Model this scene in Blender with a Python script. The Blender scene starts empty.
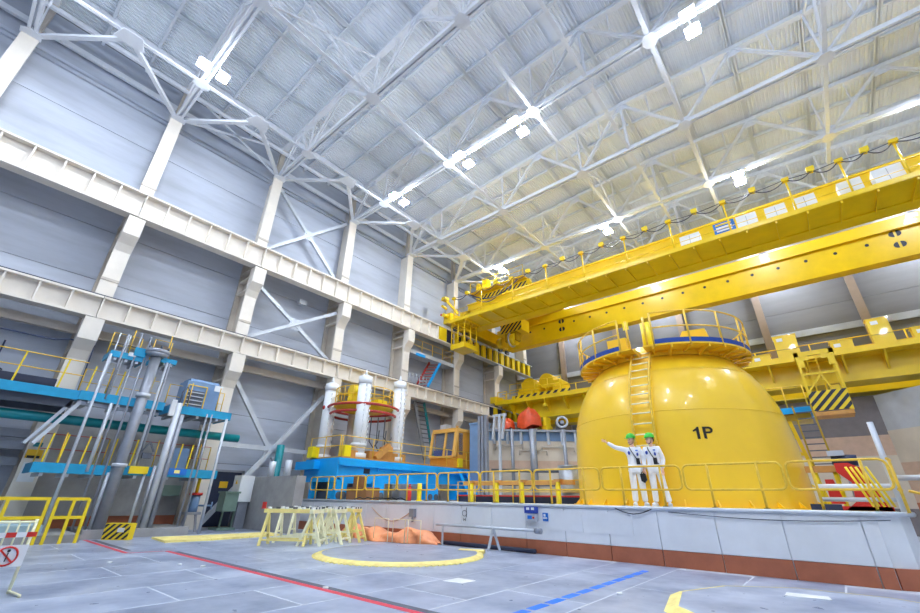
import bpy, bmesh, math, random
from mathutils import Vector, Matrix
random.seed(7)
scene = bpy.context.scene
C = scene.collection
PI = math.pi
cos, sin = math.cos, math.sin

# ------------------------------------------------------------------ camera, light, exposure
CAM_H = 1.42
def set_camera():
    yaw, pitch, roll = math.radians(40.25), math.radians(25.03), math.radians(-0.94)
    right = Vector((cos(yaw), sin(yaw), 0))
    fwd_h = Vector((-sin(yaw), cos(yaw), 0))
    up = Vector((0, 0, 1))
    f = fwd_h * cos(pitch) + up * sin(pitch)
    u = -fwd_h * sin(pitch) + up * cos(pitch)
    r2 = right * cos(roll) + u * -sin(roll) * 1.0
    u2 = right * sin(roll) + u * cos(roll)
    # image x axis / y axis after the small roll of the camera body
    r2 = right * cos(roll) - u * sin(roll)
    m = Matrix((r2, u2, -f)).transposed().to_4x4()
    m.translation = (0, 0, CAM_H)
    cd = bpy.data.cameras.new('camera')
    cd.sensor_width = 36.0
    cd.lens = 412.2 / 920 * 36.0
    cd.clip_end = 300
    co = bpy.data.objects.new('camera', cd)
    C.objects.link(co)
    co.matrix_world = m
    scene.camera = co
set_camera()
w = bpy.data.worlds.new('world'); scene.world = w
w.use_nodes = True
w.node_tree.nodes['Background'].inputs[0].default_value = (0.8, 0.87, 1.0, 1)
w.node_tree.nodes['Background'].inputs[1].default_value = 0.3
vs = scene.view_settings
vs.view_transform = 'Standard'
try: vs.look = 'None'
except Exception: pass
vs.gamma = 1.0
vs.use_curve_mapping = False
vs.exposure = 0.66
LAMP_POWER = 230.0
cy = scene.cycles
cy.use_denoising = True
cy.denoising_prefilter = 'NONE'
cy.max_bounces = 7
cy.diffuse_bounces = 6
cy.glossy_bounces = 3
cy.transmission_bounces = 4
cy.caustics_reflective = False
cy.caustics_refractive = False
cy.sample_clamp_indirect = 6.0

# ------------------------------------------------------------------ materials
def lin(c):
    return tuple(((v / 255) / 12.92 if v / 255 <= 0.04045 else ((v / 255 + 0.055) / 1.055) ** 2.4) for v in c)
MATS = {}
def mat(name, rgb, rough=0.5, metal=0.0, var=0.06, scale=3.0, bump=0.0, emit=None, coat=0.0, alpha=1.0, stretch=None):
    if name in MATS: return MATS[name]
    m = bpy.data.materials.new(name); m.use_nodes = True
    nt = m.node_tree; b = nt.nodes['Principled BSDF']
    c = lin(rgb)
    b.inputs['Roughness'].default_value = rough
    b.inputs['Metallic'].default_value = metal
    if coat: b.inputs['Coat Weight'].default_value = coat
    if var > 0:
        tc = nt.nodes.new('ShaderNodeTexCoord')
        mp = nt.nodes.new('ShaderNodeMapping')
        if stretch: mp.inputs['Scale'].default_value = stretch
        no = nt.nodes.new('ShaderNodeTexNoise')
        no.inputs['Scale'].default_value = scale; no.inputs['Detail'].default_value = 5
        no.inputs['Roughness'].default_value = 0.6
        cr = nt.nodes.new('ShaderNodeValToRGB')
        cr.color_ramp.elements[0].position = 0.3; cr.color_ramp.elements[1].position = 0.72
        cr.color_ramp.elements[0].color = (*[v * (1 - var * 1.6) for v in c], 1)
        cr.color_ramp.elements[1].color = (*[min(1, v * (1 + var)) for v in c], 1)
        nt.links.new(tc.outputs['Object'], mp.inputs['Vector'])
        nt.links.new(mp.outputs['Vector'], no.inputs['Vector'])
        nt.links.new(no.outputs['Fac'], cr.inputs['Fac'])
        nt.links.new(cr.outputs['Color'], b.inputs['Base Color'])
        if bump:
            bp = nt.nodes.new('ShaderNodeBump'); bp.inputs['Strength'].default_value = bump
            bp.inputs['Distance'].default_value = 0.02
            nt.links.new(no.outputs['Fac'], bp.inputs['Height'])
            nt.links.new(bp.outputs['Normal'], b.inputs['Normal'])
    else:
        b.inputs['Base Color'].default_value = (*c, 1)
    if emit:
        b.inputs['Emission Color'].default_value = (*lin(rgb), 1)
        b.inputs['Emission Strength'].default_value = emit
    if alpha < 1:
        b.inputs['Alpha'].default_value = alpha
    MATS[name] = m
    return m
mat('wall', (188, 195, 208), 0.6, var=0.15, scale=0.5, stretch=(1, 0.3, 1.9), bump=0.1)
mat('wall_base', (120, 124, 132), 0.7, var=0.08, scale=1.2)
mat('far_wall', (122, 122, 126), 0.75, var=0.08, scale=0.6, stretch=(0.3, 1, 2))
mat('plain_wall', (190, 194, 200), 0.8, var=0.04)
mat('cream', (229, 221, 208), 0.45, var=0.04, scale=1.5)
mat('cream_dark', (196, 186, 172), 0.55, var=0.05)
mat('far_column', (150, 132, 118), 0.6, var=0.05)
mat('roof_white', (226, 230, 236), 0.42, var=0.03)
mat('deck', (232, 237, 243), 0.4, metal=0.0, var=0.03, scale=0.7)
mat('joist', (214, 220, 228), 0.45, var=0.03)
mat('rail_dark', (40, 48, 72), 0.5, var=0.1)
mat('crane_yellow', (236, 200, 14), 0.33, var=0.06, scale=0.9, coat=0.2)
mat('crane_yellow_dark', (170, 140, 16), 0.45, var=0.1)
mat('navy', (32, 42, 68), 0.45, var=0.1)
mat('hazard_black', (28, 36, 56), 0.5, var=0.08)
mat('hazard_yellow', (235, 205, 25), 0.45, var=0.05)
mat('dome_yellow', (250, 204, 40), 0.30, var=0.04, scale=0.6, coat=0.35)
mat('rail_yellow', (236, 194, 62), 0.4, var=0.12, scale=6)
mat('pale_yellow', (254, 246, 204), 0.5, var=0.12, scale=5)
mat('plank_yellow', (250, 228, 140), 0.55, var=0.12, scale=5)
mat('bright_yellow', (245, 222, 20), 0.4, var=0.05)
mat('toe_blue', (10, 64, 150), 0.45, var=0.1)
mat('machine_blue', (16, 168, 244), 0.35, var=0.06, scale=1.2)
mat('platform_blue', (22, 152, 196), 0.4, var=0.08)
mat('teal', (0, 128, 138), 0.35, var=0.06)
mat('steel', (150, 155, 165), 0.4, metal=0.35, var=0.08)
mat('steel_dark', (92, 98, 110), 0.45, metal=0.3, var=0.1)
mat('steel_light', (196, 202, 210), 0.4, metal=0.2, var=0.06)
mat('cabinet_blue', (120, 152, 190), 0.45, var=0.05)
mat('white_paint', (232, 236, 240), 0.38, var=0.03)
mat('pedestal_white', (222, 225, 229), 0.5, var=0.05, scale=1.2)
mat('brown_band', (172, 100, 70), 0.5, var=0.1, scale=2.5)
mat('concrete', (156, 156, 156), 0.75, var=0.12, scale=1.6, bump=0.15)
mat('concrete_beige', (214, 203, 186), 0.7, var=0.06, scale=1.0)
mat('concrete_pink', (208, 178, 156), 0.7, var=0.06)
mat('concrete_grey', (128, 122, 124), 0.75, var=0.06)
mat('cab_orange', (224, 158, 58), 0.42, var=0.05)
mat('cab_orange_light', (244, 190, 96), 0.42, var=0.04)
mat('wood_orange', (206, 150, 78), 0.55, var=0.1)
mat('brown_box', (136, 94, 58), 0.6, var=0.1)
mat('orange_tarp', (252, 160, 110), 0.38, var=0.1, scale=4, bump=0.3)
mat('red_tarp', (214, 78, 36), 0.35, var=0.15, scale=4, bump=0.4)
mat('red_paint', (206, 44, 34), 0.4, var=0.06)
mat('ring_red', (178, 58, 52), 0.4, var=0.08)
mat('line_red', (222, 62, 84), 0.45, var=0.1, scale=6)
mat('line_dark', (84, 92, 108), 0.45, var=0.1)
mat('line_blue', (0, 118, 236), 0.45, var=0.08)
mat('cable', (46, 58, 92), 0.5, var=0.05)
mat('cable_black', (30, 34, 44), 0.5, var=0.05)
mat('suit', (250, 250, 251), 0.75, var=0.03)
mat('skin', (246, 196, 168), 0.5, var=0.05)
mat('helmet_green', (70, 200, 70), 0.3, var=0.04)
mat('hair', (64, 48, 40), 0.7, var=0.1)
mat('black', (28, 28, 32), 0.5, var=0.05)
mat('letter_black', (34, 30, 26), 0.5, var=0.03)
mat('white_plate', (226, 229, 230), 0.45, var=0.02)
mat('sign_yellow', (240, 190, 30), 0.45, var=0.03)
mat('sign_blue', (24, 110, 200), 0.45, var=0.03)
mat('panel_blue', (40, 70, 170), 0.4, var=0.05)
mat('green_machine', (110, 134, 122), 0.5, var=0.08)
mat('teal_floor', (176, 206, 214), 0.45, var=0.06)
mat('glass', (120, 135, 155), 0.08, var=0.0, alpha=0.35)
mat('lamp_glow', (233, 242, 255), 0.5, var=0.0, emit=LAMP_POWER)
mat('dark_gap', (70, 74, 86), 0.8, var=0.05)
mat('tank', (186, 192, 200), 0.3, metal=0.6, var=0.1, scale=5)

def floor_material():
    m = bpy.data.materials.new('floor_plate'); m.use_nodes = True
    nt = m.node_tree; b = nt.nodes['Principled BSDF']
    tc = nt.nodes.new('ShaderNodeTexCoord'); oi = nt.nodes.new('ShaderNodeObjectInfo')
    ge = nt.nodes.new('ShaderNodeNewGeometry')
    n1 = nt.nodes.new('ShaderNodeTexNoise'); n1.inputs['Scale'].default_value = 0.9; n1.inputs['Detail'].default_value = 7
    n2 = nt.nodes.new('ShaderNodeTexNoise'); n2.inputs['Scale'].default_value = 5; n2.inputs['Detail'].default_value = 6
    nt.links.new(ge.outputs['Position'], n1.inputs['Vector']); nt.links.new(ge.outputs['Position'], n2.inputs['Vector'])
    cr = nt.nodes.new('ShaderNodeValToRGB')
    cr.color_ramp.elements[0].position = 0.32; cr.color_ramp.elements[1].position = 0.75
    cr.color_ramp.elements[0].color = (*lin((124, 136, 162)), 1)
    cr.color_ramp.elements[1].color = (*lin((184, 193, 212)), 1)
    nt.links.new(n1.outputs['Fac'], cr.inputs['Fac'])
    mr = nt.nodes.new('ShaderNodeMapRange'); mr.inputs['To Min'].default_value = 0.88; mr.inputs['To Max'].default_value = 1.08
    nt.links.new(oi.outputs['Random'], mr.inputs['Value'])
    mx = nt.nodes.new('ShaderNodeMix'); mx.data_type = 'RGBA'; mx.blend_type = 'MULTIPLY'; mx.inputs[0].default_value = 1
    nt.links.new(cr.outputs['Color'], mx.inputs[6])
    cb = nt.nodes.new('ShaderNodeCombineColor')
    for i in range(3): nt.links.new(mr.outputs['Result'], cb.inputs[i])
    nt.links.new(cb.outputs['Color'], mx.inputs[7])
    nt.links.new(mx.outputs[2], b.inputs['Base Color'])
    rr = nt.nodes.new('ShaderNodeMapRange'); rr.inputs['To Min'].default_value = 0.18; rr.inputs['To Max'].default_value = 0.5
    nt.links.new(n2.outputs['Fac'], rr.inputs['Value']); nt.links.new(rr.outputs['Result'], b.inputs['Roughness'])
    b.inputs['Specular IOR Level'].default_value = 0.6
    MATS['floor_plate'] = m
floor_material()
mat('floor_joint', (206, 212, 222), 0.6, var=0.08)

# ------------------------------------------------------------------ mesh helpers
class MB:
    """collects boxes, bars, tubes and lathes; build() links them as one mesh object"""
    def __init__(s): s.v = []; s.f = []; s.smooth = []
    def add(s, vs_, fs_, smooth=False):
        o = len(s.v); s.v += [tuple(p) for p in vs_]
        s.f += [tuple(i + o for i in f) for f in fs_]; s.smooth += [smooth] * len(fs_)
        return s
    def box(s, x0, x1, y0, y1, z0, z1):
        v = [(x0,y0,z0),(x1,y0,z0),(x1,y1,z0),(x0,y1,z0),(x0,y0,z1),(x1,y0,z1),(x1,y1,z1),(x0,y1,z1)]
        return s.add(v, [(3,2,1,0),(4,5,6,7),(0,1,5,4),(1,2,6,5),(2,3,7,6),(3,0,4,7)])
    def bar(s, a, b, w=0.1, h=0.1, up=(0, 0, 1)):
        a, b = Vector(a), Vector(b); d = (b - a).normalized(); u = Vector(up)
        if abs(d.dot(u)) > 0.98: u = Vector((1, 0, 0))
        x = d.cross(u).normalized() * (w / 2); y = x.cross(d).normalized() * (h / 2)
        v = [a - x - y, a + x - y, a + x + y, a - x + y, b - x - y, b + x - y, b + x + y, b - x + y]
        return s.add(v, [(3,2,1,0),(4,5,6,7),(0,1,5,4),(1,2,6,5),(2,3,7,6),(3,0,4,7)])
    def tube(s, pts, r=0.03, n=6, closed=False, cap=True):
        pts = [Vector(p) for p in pts]; rings = []
        N = len(pts); prev = None
        for i, p in enumerate(pts):
            if closed: d = (pts[(i + 1) % N] - pts[i - 1])
            elif i == 0: d = pts[1] - p
            elif i == N - 1: d = p - pts[-2]
            else: d = (pts[i + 1] - p).normalized() + (p - pts[i - 1]).normalized()
            if d.length < 1e-9: d = Vector((0, 0, 1))
            d.normalize()
            if prev is None:
                u = Vector((0, 0, 1)) if abs(d.z) < 0.9 else Vector((1, 0, 0))
                x = d.cross(u).normalized()
            else:
                x = (prev - d * prev.dot(d))
                x = x.normalized() if x.length > 1e-6 else d.orthogonal().normalized()
            prev = x; y = d.cross(x)
            rad = r[i] if isinstance(r, (list, tuple)) else r
            rings.append([p + (x * cos(2 * PI * k / n) + y * sin(2 * PI * k / n)) * rad for k in range(n)])
        v = [q for rg in rings for q in rg]; f = []
        for i in range(N if closed else N - 1):
            j = (i + 1) % N
            for k in range(n):
                k2 = (k + 1) % n
                f.append((i * n + k, i * n + k2, j * n + k2, j * n + k))
        o = len(s.v); s.add(v, f, True)
        if cap and not closed:
            s.f.append(tuple(o + k for k in reversed(range(n)))); s.smooth.append(False)
            s.f.append(tuple(o + (N - 1) * n + k for k in range(n))); s.smooth.append(False)
        return s
    def cyl(s, c, r, z0, z1, n=16, r1=None):
        r1 = r if r1 is None else r1
        return s.tube([(c[0], c[1], z0), (c[0], c[1], z1)], [r, r1], n)
    def lathe(s, c, prof, n=48, a0=0, a1=2 * PI, smooth=True):
        full = abs(a1 - a0 - 2 * PI) < 1e-6; m = n if full else n + 1
        v = []
        for (r, z) in prof:
            for k in range(m):
                a = a0 + (a1 - a0) * k / n
                v.append((c[0] + r * cos(a), c[1] + r * sin(a), z))
        f = []
        for i in range(len(prof) - 1):
            for k in range(n):
                k2 = (k + 1) % m
                f.append((i * m + k, i * m + k2, (i + 1) * m + k2, (i + 1) * m + k))
        return s.add(v, f, smooth)
    def prism(s, poly, axis, t0, t1):
        """poly: 2D points; extruded along axis ('x','y','z') from t0 to t1"""
        def P(q, t): return {'x': (t, q[0], q[1]), 'y': (q[0], t, q[1]), 'z': (q[0], q[1], t)}[axis]
        n = len(poly); v = [P(q, t0) for q in poly] + [P(q, t1) for q in poly]
        f = [tuple(reversed(range(n))), tuple(range(n, 2 * n))]
        for k in range(n):
            k2 = (k + 1) % n; f.append((k, k2, n + k2, n + k))
        return s.add(v, f)
    def ell(s, c, rx, ry, rz, n=14, m=9, z_from=-1.0):
        v = []; f = []
        th0 = math.acos(max(-1, min(1, z_from)))
        for i in range(m + 1):
            t = th0 * i / m
            for k in range(n):
                a = 2 * PI * k / n
                v.append((c[0] + rx * sin(t) * cos(a), c[1] + ry * sin(t) * sin(a), c[2] + rz * cos(t)))
        for i in range(m):
            for k in range(n):
                k2 = (k + 1) % n
                f.append((i * n + k, (i + 1) * n + k, (i + 1) * n + k2, i * n + k2))
        return s.add(v, f, True)
    def rot(s, ang, about=(0, 0)):
        ca, sa = cos(ang), sin(ang)
        s.v = [(about[0] + (x - about[0]) * ca - (y - about[1]) * sa, about[1] + (x - about[0]) * sa + (y - about[1]) * ca, z) for x, y, z in s.v]
        return s
    def mesh(s, name, m, off=(0, 0, 0)):
        me = bpy.data.meshes.new(name)
        me.from_pydata([(x - off[0], y - off[1], z - off[2]) for x, y, z in s.v], [], s.f)
        me.materials.append(MATS[m] if isinstance(m, str) else m)
        me.polygons.foreach_set('use_smooth', s.smooth)
        bm = bmesh.new(); bm.from_mesh(me); bmesh.ops.recalc_face_normals(bm, faces=bm.faces); bm.to_mesh(me); bm.free()
        me.update()
        return me
    def build(s, name, m, parent=None, off=(0, 0, 0)):
        o = bpy.data.objects.new(name, s.mesh(name, m, off)); C.objects.link(o)
        if parent is not None: o.parent = parent
        else: o.location = off
        return o
def B(*a): return MB().box(*a)

ORD = ['first', 'second', 'third', 'fourth', 'fifth', 'sixth', 'seventh', 'eighth', 'ninth', 'tenth', 'eleventh', 'twelfth', 'thirteenth', 'fourteenth', 'fifteenth', 'sixteenth']
class Thing:
    def __init__(s, name, base, label, cat, group=None, kind=None):
        s.base = Vector(base)
        s.o = bpy.data.objects.new(name, None); C.objects.link(s.o)
        s.o.empty_display_size = 0.2
        s.o.location = base
        if label: s.o['label'] = label
        if cat: s.o['category'] = cat
        if group: s.o['group'] = group
        if kind: s.o['kind'] = kind
    def part(s, name, mb, m, parent=None, label=None):
        o = mb.build(name, m, parent if parent is not None else s.o, s.base)
        if label: o['label'] = label
        return o
def single(name, mb, m, label, cat, base=None, group=None, kind=None):
    if base is None:
        xs, ys, zs = zip(*mb.v)
        base = ((min(xs) + max(xs)) / 2, (min(ys) + max(ys)) / 2, min(zs))
    o = mb.build(name, m, None, base)
    o['label'] = label; o['category'] = cat
    if group: o['group'] = group
    if kind: o['kind'] = kind
    return o
def struct(name, mb, m, label=None, cat=None):
    o = mb.build(name, m, None, (0, 0, 0)); o['kind'] = 'structure'
    if label: o['label'] = label
    if cat: o['category'] = cat
    return o
def copy_tree(o, parent=None, delta=None):
    c = o.copy(); C.objects.link(c)
    if parent is not None: c.parent = parent
    if delta is not None: c.location = o.location + Vector(delta)
    for ch in list(o.children): copy_tree(ch, c)
    return c
def inst(name, me, parent, loc=(0, 0, 0)):
    o = bpy.data.objects.new(name, me); C.objects.link(o); o.parent = parent; o.location = loc
    return o

# ================================================================== THE HALL
COLY = [2.33 + 6 * n for n in range(-3, 7)]          # column lines -15.67 .. 38.33
XW, XR, YB, YF = -24.0, 15.6, -18.0, 40.6             # wall faces
RIDGE = -4.2
def ztop(x): return 24.15 - abs(x - RIDGE) / 18.0      # upper chord axis
def zdeck(x): return 24.47 - abs(x - RIDGE) / 18.0

# ---- floor: joint bed and steel plates
floor = struct('floor', B(XW - 2, XR, YB, YF, -0.3, -0.0015), 'floor_joint', 'pale blue grey plated hall floor', 'floor')
plate_me = {}
def plate(w_, l_):
    key = (w_, l_)
    if key not in plate_me:
        g = 0.016
        plate_me[key] = MB().box(-w_/2 + g, w_/2 - g, -l_/2 + g, l_/2 - g, -0.05, 0.0).mesh('floor_plate', 'floor_plate')
    return plate_me[key]
PW, PL = 1.5, 3.0
for i in range(-13, 4):
    x = -4.1 + i * PW
    for j in range(-1, 5):
        y0 = (0.0 if i % 2 else 1.1) + j * PL
        if y0 > 12.3: continue
        l_ = min(PL, 12.32 - y0)
        if l_ < 0.4: continue
        if x < -22.6 or x > 3.2: continue
        inst('floor_plate', plate(PW, round(l_, 2)), floor, (x, y0 + l_ / 2, 0))
rest = MB()
for i in range(-13, 14):
    x = -4.1 + i * PW
    if x > 15: continue
    for j in range(-7, 0):
        if -1 <= j: continue
        y0 = (0.0 if i % 2 else 1.1) + j * PL
        if x > 3.2 or x < -22.6: continue
        rest.box(x - PW/2 + .013, x + PW/2 - .013, y0 + .013, y0 + PL - .013, -0.05, 0)
for i in range(5, 14):
    x = -4.1 + i * PW
    if x > 14.9: continue
    for j in range(-6, 13):
        y0 = (0.0 if i % 2 else 1.1) + j * PL
        if y0 + PL > 40.5: continue
        rest.box(x - PW/2 + .013, x + PW/2 - .013, y0 + .013, y0 + PL - .013, -0.05, 0)
ro = rest.build('floor_plating', 'floor_plate', floor); ro['kind'] = 'stuff'

# ---- walls
ROWS = [0, 2.9, 5.4, 7.88, 10.45, 13.0, 15.6, 18.4, 20.65, 23.35]
wl = struct('wall_left', B(XW - 0.35, XW - 0.04, YB, YF + 0.3, -0.3, 23.6), 'wall_base', 'pale blue grey panelled side wall behind the crane columns', 'wall')
panel_me = {}
for r in range(len(ROWS) - 1):
    h = ROWS[r + 1] - ROWS[r]
    for k in range(-1, len(COLY)):
        y0 = YB if k < 0 else COLY[k]
        y1 = COLY[k + 1] if k + 1 < len(COLY) else YF
        key = (round(h, 2), round(y1 - y0, 2))
        if key not in panel_me:
            panel_me[key] = B(-0.06, 0.0, -key[1]/2 + .012, key[1]/2 - .012, 0.012, h - .012).mesh('wall_panel', 'wall')
        inst('wall_panel', panel_me[key], wl, (XW, (y0 + y1) / 2, ROWS[r]))
ledge = MB().box(XW, XW + .28, YB, YF, 20.62, 20.78).box(XW, XW + .14, YB, YF, 20.45, 20.62)
lo = ledge.build('cornice', 'wall', wl)
base = B(XW, XW + 0.05, YB, 12.2, 0, 0.55).build('baseboard_left', 'brown_band', None); base['kind'] = 'structure'
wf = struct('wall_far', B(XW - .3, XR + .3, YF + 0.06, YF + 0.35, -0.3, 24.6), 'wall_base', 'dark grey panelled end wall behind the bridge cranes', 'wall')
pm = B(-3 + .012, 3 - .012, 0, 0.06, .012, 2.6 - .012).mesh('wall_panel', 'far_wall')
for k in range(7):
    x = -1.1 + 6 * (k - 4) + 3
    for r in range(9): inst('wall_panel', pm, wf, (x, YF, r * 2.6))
wr = struct('wall_right', B(XR, XR + 0.3, YB, YF + .3, -0.3, 23.6), 'plain_wall')
wb = struct('wall_back', B(XW - .3, XR + .3, YB - 0.3, YB, -0.3, 24.6), 'plain_wall')

# ---- ceiling deck: ribbed sheets, ribs along the length of the hall
ceil = struct('ceiling', MB().prism([(XW - .3, zdeck(XW - .3) + .12), (RIDGE, zdeck(RIDGE) + .12), (XR + .3, zdeck(XR + .3) + .12), (XR + .3, zdeck(XR + .3) + .3), (RIDGE, zdeck(RIDGE) + .3), (XW - .3, zdeck(XW - .3) + .3)], 'y', YB - .3, YF + .3), 'deck', 'white ribbed metal roof deck', 'ceiling')
def deck_sheet(sgn):
    v = []; f = []; n = 16; p = 3.0 / n; prof = []
    for i in range(n):
        x = i * p - 1.5
        for dx, dz in ((0, 0), (0.075, 0), (0.09, 0.065), (0.17, 0.065)):
            prof.append((x + dx, dz))
    prof.append((1.5, 0))
    for (x, z) in prof:
        zz = z - sgn * x / 18.0
        v += [(x, -2.99, zz), (x, 2.99, zz)]
    for i in range(len(prof) - 1):
        f.append((2 * i, 2 * i + 1, 2 * i + 3, 2 * i + 2))
    return MB().add(v, f).mesh('deck_sheet', 'deck')
dsL, dsR = deck_sheet(-1), deck_sheet(1)
for k in range(len(COLY) - 1):
    ym = (COLY[k] + COLY[k + 1]) / 2
    if ym < -8: continue
    for i in range(13):
        x = RIDGE - 19.5 + 3 * i + 1.5
        if x < -22.2 or x > 14: continue
        inst('deck_sheet', dsL if x < RIDGE else dsR, ceil, (x, ym, zdeck(x)))

# ---- purlins and joists
for i in range(13):
    x = RIDGE - 18.1 + 3.0 * i if i < 6 else RIDGE + 3.0 * (i - 6)
    if x > 14.5: continue
    z = ztop(x) + 0.10
    single('purlin', MB().box(x - .11, x + .11, YB, YF, z, z + .03).box(x - .02, x + .02, YB, YF, z, z + .2), 'joist',
           'long white steel purlin under the ribbed deck, %s from the panelled side wall' % ORD[i], 'purlin', group='roof purlins')
for k in range(-2, 19):
    y = 2.33 + 2.0 * k
    if k % 3 == 0: continue
    m_ = MB()
    for (xa, xb) in ((XW, RIDGE), (RIDGE, XR)):
        m_.bar((xa, y, zdeck(xa) - .1), (xb, y, zdeck(xb) - .1), .13, .2)
    single('roof_joist', m_, 'joist', 'thin white roof joist under the deck, %s joist of %s bay from the end wall' % (ORD[(k + 3) % 3 - 1], ORD[max(0, 5 - k // 3)]), 'joist', group='roof joists')

# ---- roof trusses
LZ = 20.4
LN = [-19.35, -13.25, -7.2, -1.2, 4.85, 10.95]
UN = [-21.0, -16.3, -10.25, RIDGE, 1.85, 7.9, 12.6]
def make_truss(y):
    t = Thing('roof_truss', (RIDGE, y, LZ), 'white steel roof truss with zigzag web spanning the hall', 'truss', 'white roof trusses')
    t.part('lower_chord', MB().box(-23.2, 14.8, y - .17, y - .05, LZ - .12, LZ + .12).box(-23.2, 14.8, y + .05, y + .17, LZ - .12, LZ + .12).box(-23.2, 14.8, y - .05, y + .05, LZ + .04, LZ + .12), 'roof_white')
    t.part('upper_chord', MB().bar((-23.2, y, ztop(-23.2)), (RIDGE, y, ztop(RIDGE)), .3, .24).bar((RIDGE, y, ztop(RIDGE)), (14.8, y, ztop(14.8)), .3, .24), 'roof_white')
    t.part('end_post', B(-23.4, -23.1, y - .15, y + .15, LZ, ztop(-23.2)), 'cream_dark')
    def web(a, b, w_=.115):
        t.part('diagonal', MB().bar((a, y - .07, LZ), (b, y - .07, ztop(b)), w_ * .6, w_).bar((a, y + .07, LZ), (b, y + .07, ztop(b)), w_ * .6, w_), 'roof_white')
    web(-22.9, UN[0])
    for i, l in enumerate(LN):
        web(l, UN[i]); web(l, UN[i + 1])
    for l in LN: t.part('vertical', MB().bar((l, y, LZ), (l, y, ztop(l)), .085, .085), 'roof_white')
    t.part('vertical', MB().bar((RIDGE, y, LZ), (RIDGE, y, ztop(RIDGE)), .14, .14), 'roof_white')
    for i, l in enumerate(LN[1:5]):
        for u in (UN[i + 1], UN[i + 2]):
            xm = (l + u) / 2
            t.part('sub_strut', MB().bar((xm, y, (LZ + ztop(u)) / 2), (xm, y, ztop(xm)), .06, .06), 'roof_white')
    for l in LN + [-22.7]:
        t.part('gusset_plate', MB().prism([(l - .38, LZ - .13), (l + .38, LZ - .13), (l + .3, LZ + .42), (l - .3, LZ + .42)], 'y', y - .03, y + .03), 'roof_white')
        t.part('gusset_plate', MB().prism([(l - .16, y - .36), (l + .16, y - .36), (l + .3, y - .16), (l + .3, y + .16), (l + .16, y + .36), (l - .16, y + .36), (l - .3, y + .16), (l - .3, y - .16)], 'z', LZ - .15, LZ - .12), 'roof_white')
    for u in UN:
        z = ztop(u)
        t.part('gusset_plate', MB().prism([(u - .4, z - .12), (u + .4, z - .12), (u + .28, z - .5), (u - .28, z - .5)], 'y', y - .03, y + .03), 'roof_white')
    return t
truss0 = make_truss(COLY[2])
def from_end(k): return ORD[len(COLY) - 1 - k]
TL = 'white steel roof truss with zigzag web, %s truss from the dark end wall'
truss0.o['label'] = TL % from_end(2)
for k in range(3, len(COLY)):
    copy_tree(truss0.o, None, (0, COLY[k] - COLY[2], 0))['label'] = TL % from_end(k)

# longitudinal ties at lower chord level, wall-side K braces
for i, x in enumerate((-19.35, -13.25, -7.2, RIDGE, -1.2, 4.85, 10.95)):
    single('chord_tie', MB().box(x - .09, x + .09, -4, YF - .8, LZ - .05, LZ + .03), 'roof_white', 'slim white tie along the truss bottom chords, %s from the panelled side wall' % ORD[i], 'tie rod', group='roof ties')
for k in range(2, len(COLY) - 1):
    y0, y1 = COLY[k], COLY[k + 1]; ym = (y0 + y1) / 2
    t = Thing('roof_brace', (-21, ym, LZ), 'white V-shaped brace between wall column heads, %s bay from the end wall' % ORD[8 - k], 'brace', 'V braces along the side wall')
    for yy in (y0, y1):
        t.part('strut', MB().bar((-22.7, yy + (.2 if yy < ym else -.2), LZ - .03), (-19.5, ym, LZ - .03), .2, .16), 'roof_white')
    t.part('gusset_plate', MB().prism([(-19.0, ym - .35), (-19.0, ym + .35), (-19.75, ym + .6), (-19.85, ym - .0), (-19.75, ym - .6)], 'z', LZ - .15, LZ - .1), 'roof_white')
# fascia girder lines along the wall near the roof edge
for i, (x, z, h) in enumerate(((-22.6, 22.2, .18), (-23.7, 21.6, .3), (-22.0, 23.0, .35))):
    single('eaves_girt', MB().box(x - .08, x + .08, YB, YF, z, z + h), 'roof_white', ['white girt linking the truss end posts', 'white girt resting above the wall cornice', 'white eaves girt below the deck edge'][i], 'girt', group='eaves girts')

# vertical cross frames between two bays at the far end and bay 8-14
for (xa, k) in ((-22.9, 3), (-13.25, 3), (-1.2, 5), (4.85, 5), (-7.2, 6), (-13.25, 7)):
    if k + 1 >= len(COLY): continue
    y0, y1 = COLY[k], COLY[k + 1]
    t = Thing('cross_brace', (xa, (y0 + y1) / 2, LZ), 'white X brace between roof trusses in %s bay from end wall, %s line' % (ORD[8 - k], {-22.9: 'wall side', -13.25: 'outer', -1.2: 'ridge', 4.85: 'far', -7.2: 'middle'}[xa]), 'brace', 'X braces between trusses')
    t.part('strut', MB().bar((xa, y0 + .2, LZ + .1), (xa, y1 - .2, ztop(xa) - .3), .1, .1), 'roof_white')
    t.part('strut', MB().bar((xa, y1 - .2, LZ + .1), (xa, y0 + .2, ztop(xa) - .3), .1, .1), 'roof_white')

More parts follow.
